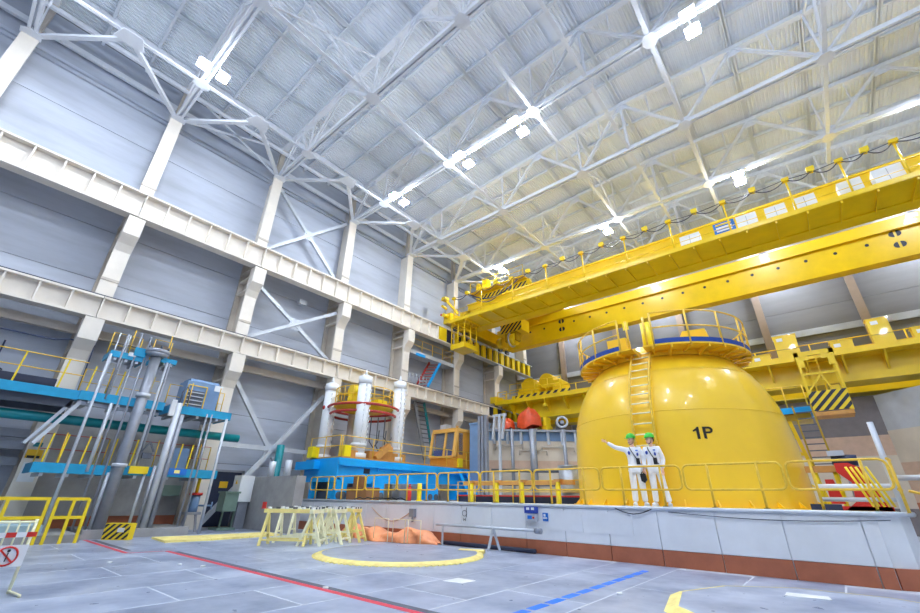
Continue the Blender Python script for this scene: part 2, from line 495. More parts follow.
# ---- wall columns
def make_column(y):
    t = Thing('column', (-23.2, y, 0), 'cream steel wall column with corbels carrying both crane runways', 'column', 'cream wall columns', 'structure')
    t.part('front_flange', B(-22.62, -22.5, y - .32, y + .32, 0, 13.2), 'cream')
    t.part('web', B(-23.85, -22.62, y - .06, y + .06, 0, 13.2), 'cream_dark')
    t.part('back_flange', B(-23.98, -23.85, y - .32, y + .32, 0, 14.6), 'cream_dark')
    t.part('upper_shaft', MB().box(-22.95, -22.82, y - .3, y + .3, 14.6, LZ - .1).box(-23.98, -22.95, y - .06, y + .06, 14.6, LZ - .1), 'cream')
    for k, z in enumerate((8.1, 13.25)):
        c = MB().box(-22.62, -22.02, y - .33, y + .33, z - .95, z).prism([(-22.5, z - 1.7), (-22.5, z - .95), (-22.02, z - .95), (-22.35, z - 1.35)], 'y', y - .33, y + .33)
        c.box(-23.85, -22.62, y - .28, y + .28, z - .5, z - .4)
        c.box(-23.85, -22.62, y - .28, y + .28, z - 1.3, z - 1.2)
        t.part('corbel', c, 'cream')
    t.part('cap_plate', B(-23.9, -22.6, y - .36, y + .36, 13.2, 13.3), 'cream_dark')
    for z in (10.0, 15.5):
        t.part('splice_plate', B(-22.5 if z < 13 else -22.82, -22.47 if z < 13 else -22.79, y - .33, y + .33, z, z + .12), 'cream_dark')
    return t
c0 = make_column(COLY[2])
for k in range(len(COLY)):
    CL = 'cream steel wall column with corbels, %s column from the dark end wall' % from_end(k)
    if k == 2: c0.o['label'] = CL
    else: copy_tree(c0.o, None, (0, COLY[k] - COLY[2], 0))['label'] = CL
# far end wall columns
for k in range(7):
    x = -1.1 + 6 * (k - 4)
    if x < -23: continue
    t = Thing('column', (x, YF - .2, 0), 'brown grey steel column on the end wall, %s from the panelled side wall' % ORD[k], 'column', 'end wall columns', 'structure')
    t.part('front_flange', B(x - .26, x + .26, YF - .75, YF - .68, 0, 23.2), 'far_column')
    t.part('web', B(x - .05, x + .05, YF - .68, YF, 0, 23.2), 'far_column')
# end wall horizontal girts
for z in (5.2, 13.4, 18.2):
    single('wall_girt', B(XW, XR, YF - .12, YF, z, z + .5), 'wall', 'pale horizontal band of the end wall at %s' % {5.2: 'low level', 13.4: 'upper runway level', 18.2: 'crane top level'}[z], 'band', group='end wall bands', kind='structure')

# ---- crane runway beams
def runway(y0, zt, zb, stripe, label, group):
    t = Thing('runway_beam', (-22.3, y0 + 3, zb), label, 'beam', group)
    g = .015
    web_m = 'cream'
    t.part('top_flange', MB().box(-22.65, -22.0, y0 + g, y0 + 6 - g, zt - .09, zt), 'cream' if not stripe else 'steel_light')
    t.part('bottom_flange', MB().box(-22.58, -22.02, y0 + g, y0 + 6 - g, zb, zb + .09), 'cream' if not stripe else 'steel_light')
    if stripe:
        for i in range(6):
            t.part('web_panel', B(-22.33, -22.27, y0 + i, y0 + i + 1, zb + .09, zt - .09), 'navy')
            t.part('hazard_panel', B(-22.27, -22.03, y0 + i + .1, y0 + i + .58, zb + .09, zt - .09), 'hazard_yellow')
    else:
        t.part('web_panel', B(-22.33, -22.27, y0 + g, y0 + 6 - g, zb + .09, zt - .09), 'cream')
        for i in range(0, 6):
            t.part('stiffener', B(-22.27, -22.05, y0 + i - .035 + (0.04 if i == 0 else 0), y0 + i + .035 + (.03 if i == 0 else 0), zb + .09, zt - .09), 'cream')
    t.part('crane_rail', B(-22.42, -22.28, y0, y0 + 6, zt, zt + .14), 'rail_dark')
    t.part('walkway_plate', B(-23.4, -22.65, y0, y0 + 6, zt - .06, zt - .02), 'cream_dark')
    return t
U_LAB, L_LAB = 'deep cream runway beam carrying the upper bridge crane', 'cream runway beam of the lower crane level'
ub = runway(COLY[2], 14.67, 13.32, False, U_LAB, 'upper runway beams')
lb = runway(COLY[2], 9.1, 8.12, False, L_LAB, 'lower runway beams')
UL_, LL_ = 'deep cream runway beam of the upper crane, %s bay from the end wall', 'cream runway beam of the lower crane level, %s bay from the end wall'
ub.o['label'] = UL_ % ORD[6]; lb.o['label'] = LL_ % ORD[6]
for k in (1, 3, 4, 5):
    copy_tree(ub.o, None, (0, COLY[k] - COLY[2], 0))['label'] = UL_ % ORD[8 - k]
for k in (1, 3, 4, 5, 6):
    copy_tree(lb.o, None, (0, COLY[k] - COLY[2], 0))['label'] = LL_ % ORD[8 - k]
# the bays with hazard panels under the cranes
b6 = runway(COLY[6], 14.67, 13.32, False, 'cream runway beam whose end is painted yellow beside the crane end truck', 'upper runway beams')
b6.part('hazard_panel', B(-22.27, -22.03, COLY[6] + 3.1, COLY[6] + 4.0, 13.41, 14.58), 'hazard_yellow')
b6.part('hazard_panel', B(-22.265, -22.1, COLY[6] + 4.0, COLY[6] + 5.98, 13.41, 14.58), 'navy')
b6.part('hazard_panel', B(-22.1, -22.03, COLY[6] + 5.1, COLY[6] + 5.6, 13.41, 14.58), 'hazard_yellow')
for k in (7, 8):
    runway(COLY[k], 14.67, 13.32, True, 'upper runway beam with yellow and navy hazard panels, %s bay from the end wall' % ORD[8 - k], 'hazard striped runway beams')
lb7 = runway(COLY[7], 9.1, 8.12, False, 'cream lower runway beam ending in a hazard panel at the lower crane', 'lower runway beams')
lb7.part('hazard_panel', B(-22.265, -22.1, COLY[7] + 4.1, COLY[7] + 5.98, 8.21, 9.01), 'navy')
lb7.part('hazard_panel', B(-22.1, -22.03, COLY[7] + 4.7, COLY[7] + 5.3, 8.21, 9.01), 'hazard_yellow')
runway(COLY[8], 9.1, 8.12, True, 'runway beam with yellow and navy hazard panels under the lower crane', 'hazard striped lower runway beams')
for k in range(1, 9):
    single('brake_beam', MB().box(-23.3, -23.05, COLY[k] + .1, COLY[k] + 5.9, 7.55, 7.9), 'cream_dark', 'brownish tie beam behind the lower runway, %s bay from the end wall' % ORD[8 - k], 'beam', group='tie beams')

# wall X bracing in the bay between column y=8.33 and y=14.33
def xbrace(y0, y1, z0, z1, x, label, low=False):
    t = Thing('wall_brace', (x, (y0 + y1) / 2, z0), label, 'brace')
    t.part('strut', MB().bar((x - .06, y0 + .35, z1), (x - .06, y1 - .35, z0), .2, .2), 'steel_light')
    t.part('strut', MB().bar((x + .06, y0 + .35, z0), (x + .06, y1 - .35, z1), .2, .2), 'steel_light')
    t.part('gusset_plate', B(x - .02, x + .02, (y0 + y1) / 2 - .35, (y0 + y1) / 2 + .35, (z0 + z1) / 2 - .35, (z0 + z1) / 2 + .35), 'steel_light')
    if low: t.part('tie', MB().bar((x, y0 + .3, 3.7), (x, y1 - .3, 3.7), .22, .22), 'steel_light')
xbrace(8.33, 14.33, 9.3, 12.6, -22.8, 'grey X brace between the two runway beams on the wall')
xbrace(8.33, 14.33, 0.2, 7.0, -22.75, 'grey X brace below the lower runway beside the concrete block', True)
xbrace(8.33, 14.33, 15.2, 20.1, -23.3, 'grey X brace on the wall above the upper runway beam')

# ---- high bay lamps in pairs on the trusses
def lamp(x, y, gx, lab):
    t = Thing('bay_lamp', (x, y, LZ - .1), lab, 'lamp', 'LED bay lamps')
    t.part('housing', MB().box(x - .29, x + .29, y - .24, y + .24, LZ - .52, LZ - .42).bar((x, y, LZ - .42), (x, gx, LZ - .02), .05, .05), 'white_paint')
    t.part('lens', MB().box(x - .26, x + .26, y - .21, y + .21, LZ - .61, LZ - .52), 'lamp_glow')
for yy in (-3.67, 2.33, 14.33, 26.33, 38.33):
    for i, xx in enumerate((-17.7, -8.15, 0.4, 9.0)):
        for s in (-.45, .45):
            lamp(xx, yy + s, yy + s * .3, 'LED lamp, %s row from side wall, %s side of %s truss from end wall' % (ORD[i], 'entrance' if s < 0 else 'end wall', from_end(min(range(len(COLY)), key=lambda q: abs(COLY[q] - yy)))))
for s in (-.45, .45): lamp(-12.0, 14.33 + s, 14.33 + s * .3, 'square LED lamp of the extra pair between two rows, %s side of its truss' % ('entrance' if s < 0 else 'end wall'))
# ================================================================== BRIDGE CRANES
YEL, DYE = 'crane_yellow', 'crane_yellow_dark'
def handrail(t, pts, z0, hs, m='crane_yellow', r=.025, step=1.5, name='handrail', pr=.028, posts=True):
    """posts and rails along a polyline at floor height z0; hs rail heights"""
    pts = [Vector((p[0], p[1], 0)) for p in pts]
    for h in hs:
        t.part(name, MB().tube([(p.x, p.y, z0 + h) for p in pts], r, 6), m)
    if posts:
        for i in range(len(pts) - 1):
            L = (pts[i + 1] - pts[i]).length; n = max(1, round(L / step))
            for k in range(n + (1 if i == len(pts) - 2 else 0)):
                p = pts[i].lerp(pts[i + 1], k / n)
                t.part('rail_post', MB().tube([(p.x, p.y, z0), (p.x, p.y, z0 + max(hs))], pr, 6), m)
def hazard_plate(t, name, P, U, V, n=6, thick=.03, parent=None, my='hazard_yellow', mb_='hazard_black', slope=1.0):
    """diagonal black stripes proud of a yellow plate; P corner, U width vector, V height vector"""
    P, U, V = Vector(P), Vector(U), Vector(V); N = U.cross(V).normalized() * thick
    y = MB().add([P, P + U, P + U + V, P + V, P - N, P + U - N, P + U + V - N, P + V - N], [(0,1,2,3),(7,6,5,4),(0,4,5,1),(1,5,6,2),(2,6,7,3),(3,7,4,0)])
    root = t.part(name, y, my, parent)
    wu = 1.0 / n; sh = V.length / U.length * slope
    for k in range(-int(sh / wu) - 1, n + 1):
        u0 = k * wu; poly = []
        quad = [(u0, 0), (u0 + wu / 2, 0), (u0 + wu / 2 + sh, 1), (u0 + sh, 1)]
        # clip to 0..1 in u
        def clip(poly, f, inside):
            out = []
            for i in range(len(poly)):
                a, b = poly[i - 1], poly[i]
                ia, ib = inside(a), inside(b)
                if ia != ib:
                    tt = f(a, b); out.append((a[0] + (b[0] - a[0]) * tt, a[1] + (b[1] - a[1]) * tt))
                if ib: out.append(b)
            return out
        q = clip(quad, lambda a, b: (0 - a[0]) / (b[0] - a[0]), lambda a: a[0] >= 0)
        if q: q = clip(q, lambda a, b: (1 - a[0]) / (b[0] - a[0]), lambda a: a[0] <= 1)
        if len(q) < 3: continue
        base_ = [P + U * a + V * b + N * .03 for a, b in q]; top = [p + N * .2 for p in base_]
        m = len(q)
        t.part('stripe', MB().add(base_ + top, [tuple(range(m)), tuple(range(m, 2 * m))] + [(i, (i + 1) % m, m + (i + 1) % m, m + i) for i in range(m)]), mb_, parent)
    return root

t = Thing('bridge_crane', (-4, 29.2, 14.8), 'long yellow overhead bridge crane with two box girders on the upper runway', 'crane')
X0, X1 = -21.4, 13.2
fg = t.part('front_girder', MB().box(X0, X1, 26.4, 27.15, 15.0, 17.3), YEL)
t.part('bottom_flange', B(X0, X1, 26.28, 27.25, 14.9, 15.0), YEL, fg)
t.part('top_flange', B(X0, X1, 26.3, 27.3, 17.3, 17.42), YEL, fg)
bg = t.part('rear_girder', MB().box(X0 + .3, X1, 32.3, 33.0, 14.7, 16.42), YEL)
t.part('bottom_flange', B(X0 + .3, X1, 32.22, 33.05, 14.58, 14.7), YEL, bg)
t.part('rail_flange', B(X0 + .3, X1, 32.1, 33.0, 16.42, 16.5), YEL, bg)
t.part('upper_web', B(X0 + .3, X1, 32.36, 33.0, 16.5, 17.3), YEL, bg)
for k in range(22):
    x = -18.5 + 1.49 * k
    if abs(x + 15.5) < .6 or abs(x - 6.8) < .6: continue
    t.part('port_hole', MB().tube([(x, 32.29, 15.92), (x, 32.31, 15.92)], .10, 10), 'hazard_black', bg)
for x in (-15.24, 6.67):
    for z in (16.2, 15.45):
        for s in (-1, 1):
            t.part('port_hole', MB().prism([(x + s * .06 + s * .22 * sin(a * PI / 6), z + .2 * cos(a * PI / 6)) for a in range(7)], 'y', 32.28, 32.3), 'hazard_black', bg)
wk = t.part('walkway', B(X0 - .3, X1, 24.2, 26.4, 14.97, 15.03), YEL)
t.part('toe_board', B(X0 - .3, X1, 24.18, 24.22, 15.0, 15.24), YEL, wk)
for k in range(26):
    x = -21.2 + 1.32 * k
    t.part('bracket', B(x - .035, x + .035, 24.25, 26.38, 14.84, 14.97), YEL, wk)
for h in (.55, 1.05):
    t.part('handrail', MB().tube([(X0 - .2, 24.25, 15 + h), (X1, 24.25, 15 + h)], .018, 6), YEL, wk)
FX = [-21.2, -18.27, -15.25, -12.3, -9.45, -6.5, -3.7, -0.75, 2.2, 4.4, 6.4, 9.4]
for i, x in enumerate(FX):
    p = t.part('festoon_post', MB().tube([(x, 24.28, 15), (x, 24.28, 17.15)], .05, 6), YEL)
    t.part('hanger', B(x - .16, x + .16, 24.1, 24.36, 17.1, 17.28), YEL, p)
    if i + 1 < len(FX):
        x2 = FX[i + 1]; xm = (x + x2) / 2
        t.part('cable_trolley', MB().prism([(xm - .16, 17.42), (xm + .16, 17.42), (xm + .16, 17.2), (xm + .06, 17.1), (xm - .16, 17.18)], 'y', 24.1, 24.36), 'hazard_yellow')
        for (a, b_, sag) in ((x, xm, .32), (xm, x2, .38), (x, x2, .1)):
            t.part('festoon_cable', MB().tube([(a + (b_ - a) * q / 8, 24.22, 17.22 - sag * 4 * (q / 8) * (1 - q / 8)) for q in range(9)], .03 if sag > .2 else .022, 5), 'cable')
for (x0, x1, z1, m) in ((-3.37, -2.3, 16.2, 'white_plate'), (-1.55, -.5, 16.3, 'sign_blue'), (-.4, .55, 16.3, 'white_plate'), (.95, 1.85, 16.25, 'white_plate'), (2.2, 3.1, 16.25, 'white_plate'), (4.0, 4.9, 16.3, 'white_plate'), (5.3, 6.35, 16.35, 'white_plate'), (7.4, 8.4, 16.3, 'white_plate')):
    cbn = t.part('control_cabinet', B(x0, x1, 24.55, 25.2, 15.03, z1 - .15), m)
    if m == 'sign_blue':
        for k in range(3): t.part('print_line', B(x0 + .12, x1 - .15, 24.53, 24.55, z1 - .35 - .2 * k, z1 - .25 - .2 * k), ['hazard_yellow', 'white_plate', 'white_plate'][k], cbn)
    else:
        t.part('door_seam', B((x0 + x1) / 2 - .01, (x0 + x1) / 2 + .01, 24.54, 24.55, 15.15, z1 - .25), 'steel', cbn)
for s, xe in ((-1, -22.35), (1, 13.75)):
    et = t.part('end_truck', MB().box(xe - .4, xe + .4, 25.6, 34.3, 15.25, 16.3), YEL)
    for y in (25.9, 27.2, 32.8, 34.0): t.part('wheel', MB().tube([(xe - .1, y, 15.12), (xe + .1, y, 15.12)], .3, 14), 'steel_dark', et)
    t.part('girder_seat', B(min(xe, xe - s * 1.2), max(xe, xe - s * 1.2), 26.4, 27.15, 15.2, 16.9), YEL, et)
    t.part('girder_seat', B(min(xe, xe - s * 1.2), max(xe, xe - s * 1.2), 32.3, 33.0, 15.2, 16.9), YEL, et)
bf = t.part('buffer', MB().box(-22.7, -21.9, 24.6, 25.6, 15.3, 16.2).tube([(-22.3, 24.6, 15.9), (-22.3, 24.1, 15.9)], .18, 10), YEL)
t.part('buffer', MB().tube([(-22.3, 24.5, 16.6), (-22.3, 23.9, 16.7)], .12, 8), YEL)
t.part('warning_lamp', MB().ell((-22.6, 24.2, 16.0), .12, .12, .12, 8, 6), 'red_paint')
t.part('bumper_arm', MB().bar((-22.2, 24.2, 17.4), (-21.6, 25.3, 16.2), .14, .18).box(-22.5, -22.0, 24.0, 24.5, 17.3, 17.6), YEL)
# basket hanging below the walkway end
bk = t.part('access_basket', MB().box(-21.7, -20.2, 24.5, 26.2, 12.68, 12.86), YEL)
for z in (13.2, 13.7, 14.2, 14.75):
    t.part('basket_rail', MB().tube([(-21.65, 24.55, z), (-20.25, 24.55, z), (-20.25, 26.15, z), (-21.65, 26.15, z)], .028, 5, closed=True), YEL, bk)
for (x, y) in ((-21.65, 24.55), (-20.95, 24.55), (-20.25, 24.55), (-20.25, 25.35), (-20.25, 26.15), (-21.65, 26.15), (-21.65, 25.35)):
    t.part('basket_post', MB().tube([(x, y, 12.86), (x, y, 15.0)], .05, 6), YEL, bk)
t.part('toe_plate', MB().box(-21.7, -20.2, 24.5, 24.53, 12.86, 13.1).box(-20.23, -20.2, 24.5, 26.2, 12.86, 13.1), YEL, bk)
# hoist trolley riding on the girders near the wall
tr = t.part('trolley_frame', MB().box(-20.6, -15.2, 27.0, 33.2, 17.55, 18.0).box(-20.6, -15.2, 26.9, 27.3, 17.42, 18.35), YEL)
hazard_plate(t, 'hazard_board', (-20.4, 26.88, 17.5), (5.0, 0, 0), (0, 0, .7), 11, .03, tr)
t.part('hoist_drum', MB().tube([(-19.3, 28.1, 19.0), (-19.3, 31.8, 19.0)], .62, 18), YEL, tr)
t.part('hoist_drum', MB().tube([(-17.2, 28.4, 18.9), (-17.2, 31.6, 18.9)], .75, 18), YEL, tr)
t.part('drum_flange', MB().tube([(-17.2, 28.3, 18.9), (-17.2, 28.4, 18.9)], .92, 18), YEL, tr)
t.part('drum_flange', MB().tube([(-19.3, 28.0, 19.0), (-19.3, 28.1, 19.0)], .76, 18), YEL, tr)
t.part('gearbox', B(-18.6, -17.9, 28.0, 29.6, 18.0, 19.3), YEL, tr)
t.part('motor', MB().tube([(-20.3, 28.5, 18.5), (-20.3, 30.0, 18.5)], .34, 12), YEL, tr)
t.part('cabinet', B(-21.0, -20.6, 27.1, 27.7, 18.0, 19.7), YEL, tr)
t.part('cabinet', B(-20.3, -19.7, 27.1, 27.6, 18.0, 19.9), YEL, tr)
t.part('service_deck', B(-21.0, -15.4, 26.2, 27.1, 18.36, 18.44), YEL, tr)
handrail(t, [(-21.0, 26.25), (-15.4, 26.25)], 18.44, (.5, 1.0), YEL, .025, 1.3)
handrail(t, [(-21.0, 24.3), (-21.0, 26.2)], 15.0, (.5, 1.05), YEL, .025, .9)
t.part('hanging_cable', MB().tube([(-20.8 + .55 * q, 26.1, 18.1 - .9 * sin(PI * q / 9)) for q in range(10)], .05, 6), 'cable', tr)
t.part('hanging_cable', MB().tube([(-20.6 + .4 * q, 26.05, 17.9 - 1.0 * sin(PI * q / 9)) for q in range(10)], .04, 6), 'steel_dark', tr)
t.part('notice', B(-19.2, -18.7, 26.2, 26.23, 15.6, 16.2), 'sign_blue')
# hook block between the girders
hb = t.part('hook_block', MB().box(-19.6, -17.4, 28.9, 30.2, 14.9, 16.0), YEL)
hazard_plate(t, 'hazard_board', (-19.6, 28.88, 14.9), (2.2, 0, 0), (0, 0, 1.1), 5, .03, hb)
for dx in (-.9, .1): t.part('hoist_rope', MB().tube([(-18.5 + dx, 29.5, 16.0), (-18.3 + dx, 29.5, 18.4)], .03, 5), 'steel_dark', hb)
t.part('sheave', MB().tube([(-18.9, 29.3, 14.3), (-18.2, 29.3, 14.3)], .55, 16), YEL, hb)
t.part('sheave_rim', MB().tube([(-18.75, 29.3, 14.3), (-18.65, 29.3, 14.3)], .66, 16), 'steel_light', hb)
t.part('sheave', MB().tube([(-20.4, 29.8, 14.4), (-19.8, 29.8, 14.4)], .5, 16), YEL, hb)
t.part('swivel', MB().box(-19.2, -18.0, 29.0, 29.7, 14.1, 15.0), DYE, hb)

# ---- the lower crane
t = Thing('bridge_crane', (-4, 33, 8.8), 'lower yellow bridge crane with cabinets and striped cab in front of the end wall', 'crane')
X0, X1 = -21.3, 13.0
fg = t.part('front_girder', B(X0 + 2, X1, 32.2, 33.7, 8.3, 9.5), YEL)
t.part('bottom_flange', B(X0 + 2.6, X1, 32.1, 33.8, 7.86, 8.3), YEL, fg)
t.part('end_taper', MB().prism([(X0 - .6, 9.1), (X0 + 2.6, 7.86), (X0 + 2.6, 9.5), (X0 - .6, 9.5)], 'y', 32.2, 33.7), YEL, fg)
rg = t.part('rear_girder', B(X0 - .6, X1, 36.6, 38.0, 8.0, 9.6), YEL)
t.part('port_band', B(X0, X1, 36.55, 36.6, 8.0, 8.3), YEL, rg)
wk = t.part('walkway', B(X0 - .6, X1, 31.0, 32.2, 9.22, 9.3), YEL)
t.part('toe_board', B(X0 - .6, X1, 30.98, 31.02, 9.18, 9.5), YEL, wk)
for k in range(20):
    x = -20.5 + 1.75 * k
    t.part('bracket', MB().prism([(31.05, 9.2), (32.2, 9.2), (32.2, 8.3), (32.05, 8.3)], 'x', x - .05, x + .05), YEL, wk)
for (h) in (.5, 1.05):
    t.part('handrail', MB().tube([(X0 - .5, 32.1, 9.3 + h), (X1, 32.1, 9.3 + h)], .03, 6), YEL, wk)
for k in range(26):
    x = -21.4 + 1.4 * k
    if x < X1: t.part('rail_post', MB().tube([(x, 32.1, 9.3), (x, 32.1, 10.35)], .04, 6), YEL, wk)
for (x0, x1, z1, y0) in ((-.62, .5, 10.85, 31.05), (3.72, 4.6, 10.9, 31.05), (-2.0, -1.0, 9.85, 31.05), (1.9, 2.9, 10.0, 31.2), (5.3, 6.6, 10.05, 31.05), (-4.6, -3.6, 9.85, 31.1), (7.4, 8.4, 10.0, 31.1)):
    cb = t.part('control_cabinet', MB().box(x0, x1, y0, y0 + .6, 9.3, z1).box(x0 - .04, x1 + .04, y0 - .03, y0 + .62, z1, z1 + .05), YEL)
    t.part('name_plate', B(x0 + .15, x0 + .45, y0 - .012, y0, z1 - .32, z1 - .12), 'white_plate', cb)
    if z1 > 10.5: t.part('seam', B(x0, x1, y0 - .01, y0, 9.98, 10.02), DYE, cb)
t.part('top_rail_beam', B(X0, X1, 32.6, 33.3, 9.5, 9.75), YEL, fg)
# suspended cab with hazard skirt
cb = t.part('suspended_cab', B(.18, 1.78, 29.6, 31.0, 5.75, 5.95), 'wood_orange')
for (x, y) in ((.2, 29.65), (1.75, 29.65), (.2, 31.0), (1.75, 31.0)):
    t.part('cab_post', MB().bar((x, y, 5.95), (x, y, 9.3), .12, .12), YEL, cb)
t.part('top_frame', MB().box(.1, 1.85, 29.58, 29.75, 9.05, 9.3).box(.1, .3, 29.58, 31.0, 9.05, 9.3).box(1.65, 1.85, 29.58, 31.0, 9.05, 9.3), YEL, cb)
t.part('mid_frame', MB().box(.15, 1.8, 29.6, 29.7, 7.95, 8.07), YEL, cb)
t.part('brace', MB().bar((.25, 29.66, 7.05), (1.0, 29.66, 8.0), .08, .08).bar((1.0, 29.66, 8.0), (1.25, 29.66, 7.05), .08, .08), YEL, cb)
t.part('gusset', MB().prism([(.25, 9.05), (.7, 9.05), (.7, 8.8), (.45, 8.8), (.45, 8.4), (.25, 8.4)], 'y', 29.6, 29.66).prism([(1.7, 9.05), (1.25, 9.05), (1.25, 8.8), (1.5, 8.8), (1.5, 8.4), (1.7, 8.4)], 'y', 29.6, 29.66), YEL, cb)
lad = t.part('ladder', MB().bar((.62, 30.6, 7.0), (.62, 30.6, 9.2), .06, .06).bar((1.05, 30.6, 7.0), (1.05, 30.6, 9.2), .06, .06), YEL, cb)
for k in range(6): t.part('rung', MB().bar((.62, 30.6, 7.2 + .35 * k), (1.05, 30.6, 7.2 + .35 * k), .04, .04), YEL, cb)
hazard_plate(t, 'hazard_skirt', (.15, 29.58, 6.0), (1.65, 0, 0), (0, 0, 1.05), 4, .04, cb)
hazard_plate(t, 'hazard_skirt', (1.8, 29.6, 6.0), (0, 1.4, 0), (0, 0, 1.05), 4, .04, cb)
t.part('seat_unit', B(1.2, 1.6, 30.2, 30.7, 6.2, 7.4), YEL, cb)
# its hoist trolley
tr = t.part('trolley_frame', MB().box(-20.6, -15.6, 31.9, 37.6, 9.75, 10.0), YEL)
hazard_plate(t, 'hazard_board', (-20.2, 31.85, 9.35), (5.4, 0, 0), (0, 0, .62), 8, .03, tr)
t.part('hoist_drum', MB().tube([(-19.2, 32.6, 10.9), (-19.2, 36.4, 10.9)], .75, 18), YEL, tr)
t.part('hoist_drum', MB().tube([(-17.4, 32.6, 11.1), (-17.4, 36.0, 11.1)], .7, 18), YEL, tr)
t.part('gearbox', B(-16.7, -16.0, 32.4, 34.4, 10.0, 11.0), YEL, tr)
t.part('motor', MB().tube([(-20.3, 33, 10.5), (-20.3, 34.6, 10.5)], .35, 12), YEL, tr)
t.part('gearbox', B(-18.5, -18.0, 32.3, 34.0, 10.0, 10.9), YEL, tr)
handrail(t, [(-20.8, 31.9), (-15.6, 31.9)], 10.0, (.55, 1.1), YEL, .03, 1.2)
handrail(t, [(-21.6, 31.05), (-20.6, 31.05)], 9.3, (.5, 1.0), YEL, .03, 1.0)
for xe in (-22.35, 13.7):
    et = t.part('end_truck', B(xe - .35, xe + .35, 31.4, 38.6, 9.5, 10.1), YEL)
    for y in (31.9, 33, 37, 38.2): t.part('wheel', MB().tube([(xe - .1, y, 9.5), (xe + .1, y, 9.5)], .26, 12), 'steel_dark', et)
bl = t.part('signal_bell', MB().ell((-16.8, 31.0, 8.55), .22, .22, .25, 12, 7, -.1).tube([(-16.8, 31.0, 8.7), (-16.8, 31.0, 9.25)], .03, 6), 'hazard_yellow')

# ================================================================== REACTOR DOME
DC = (-4.06, 17.02); PZ = 1.30
prof = [(3.56, PZ), (3.54, 1.5), (3.52, 2.2), (3.50, 2.95), (3.47, 3.4), (3.41, 3.9), (3.32, 4.3), (3.2, 4.65), (3.06, 4.98), (2.9, 5.28), (2.74, 5.52), (2.55, 5.77), (2.4, 5.93), (2.3, 6.0)]
t = Thing('reactor_dome', (DC[0], DC[1], PZ), 'huge glossy yellow dome marked 1P with ladder and ring gallery', 'dome')
t.part('shell', MB().lathe(DC, prof, 96), 'dome_yellow')
t.part('neck_ring', MB().lathe(DC, [(2.36, 5.98), (2.36, 6.14), (2.28, 6.2), (2.28, 6.4), (0.02, 6.62)], 72), 'dome_yellow')
t.part('seam_bead', MB().lathe(DC, [(3.40, 3.94), (3.416, 3.955), (3.398, 3.97)], 96), 'dome_yellow')
t.part('seam_bead', MB().lathe(DC, [(2.86, 5.35), (2.866, 5.36), (2.84, 5.39)], 96), 'dome_yellow')
for k in range(28):
    a = 2 * PI * k / 28
    g = MB().prism([(3.5, PZ), (3.72, PZ), (3.54, PZ + .2)], 'y', -.02, .02)
    g.rot(a); g.v = [(x + DC[0], y + DC[1], z) for x, y, z in g.v]
    t.part('foot_gusset', g, 'dome_yellow')
t.part('foot_ring', MB().lathe(DC, [(3.5, PZ + .03), (3.76, PZ + .03), (3.76, PZ)], 72, smooth=False), 'dome_yellow')
GA0, GA1 = math.radians(-90 + 12.5), math.radians(270 - 9)   # gallery runs round, gap at the ladder
gal = t.part('gallery_deck', MB().lathe(DC, [(2.3, 6.2), (3.02, 6.2), (3.02, 6.14), (2.3, 6.14), (2.3, 6.2)], 72, GA0 - .12, GA1 + .12, smooth=False), 'dome_yellow')
t.part('toe_board', MB().lathe(DC, [(2.99, 6.2), (2.99, 6.36), (3.02, 6.36), (3.02, 6.2)], 72, GA0, GA1, smooth=False), 'toe_blue', gal)
def ringpt(a, r, z): return (DC[0] + r * cos(a), DC[1] + r * sin(a), z)
NP = 17
for z in (6.78, 7.33):
    t.part('handrail', MB().tube([ringpt(GA0 + (GA1 - GA0) * k / 60, 3.0, z) for k in range(61)], .026, 6), 'rail_yellow', gal)
for k in range(NP):
    a = GA0 + (GA1 - GA0) * k / (NP - 1)
    t.part('rail_post', MB().tube([ringpt(a, 3.0, 6.1), ringpt(a, 3.0, 7.33)], .035, 6), 'rail_yellow', gal)
for k in range(32):
    a = 2 * PI * k / 32
    t.part('bracket', MB().bar(ringpt(a, 2.3, 6.1), ringpt(a, 3.0, 6.1), .05, .1), 'dome_yellow', gal)
    if k % 2 == 0:
        t.part('bracket', MB().bar(ringpt(a, 2.42, 5.95), ringpt(a, 2.85, 6.1), .05, .06), 'dome_yellow', gal)
# ladder following the shell
def off(pr, d):
    out = []
    for i, (r, z) in enumerate(pr):
        a = pr[max(0, i - 1)]; b = pr[min(len(pr) - 1, i + 1)]
        tx, tz = b[0] - a[0], b[1] - a[1]; L = math.hypot(tx, tz)
        out.append((r + tz / L * d, z - tx / L * d))
    return out
lp = off(prof, .16)
LX = (-.25, .36)
sidepts = [[(DC[0] + lx, DC[1] - math.sqrt(max(.01, r * r - lx * lx)), z) for r, z in lp if z > 1.7] for lx in LX]
lad = t.part('ladder', MB().tube([*sidepts[0], (DC[0] + LX[0], DC[1] - 2.6, 6.2), (DC[0] + LX[0], DC[1] - 2.7, 7.33)], .04, 6).tube([*sidepts[1], (DC[0] + LX[1], DC[1] - 2.6, 6.2), (DC[0] + LX[1], DC[1] - 2.7, 7.33)], .04, 6), 'rail_yellow')
def at_len(pts, s):
    for a, b in zip(pts[:-1], pts[1:]):
        L = (Vector(b) - Vector(a)).length
        if s <= L: return Vector(a).lerp(Vector(b), s / L)
        s -= L
    return Vector(pts[-1])
tot = sum((Vector(b) - Vector(a)).length for a, b in zip(sidepts[0][:-1], sidepts[0][1:]))
n = int(tot / .32)
for k in range(n + 1):
    s = .1 + k * .32
    t.part('rung', MB().tube([at_len(sidepts[0], s), at_len(sidepts[1], s)], .022, 6), 'pale_yellow', lad)
for k in range(1, 5):
    for q in (0, 1):
        p = at_len(sidepts[q], k * tot / 5)
        rr = Vector((DC[0] + LX[q], DC[1] + .0, p.z)) - p
        t.part('stand_off', MB().tube([p, p + rr.normalized() * .2], .02, 5), 'rail_yellow', lad)
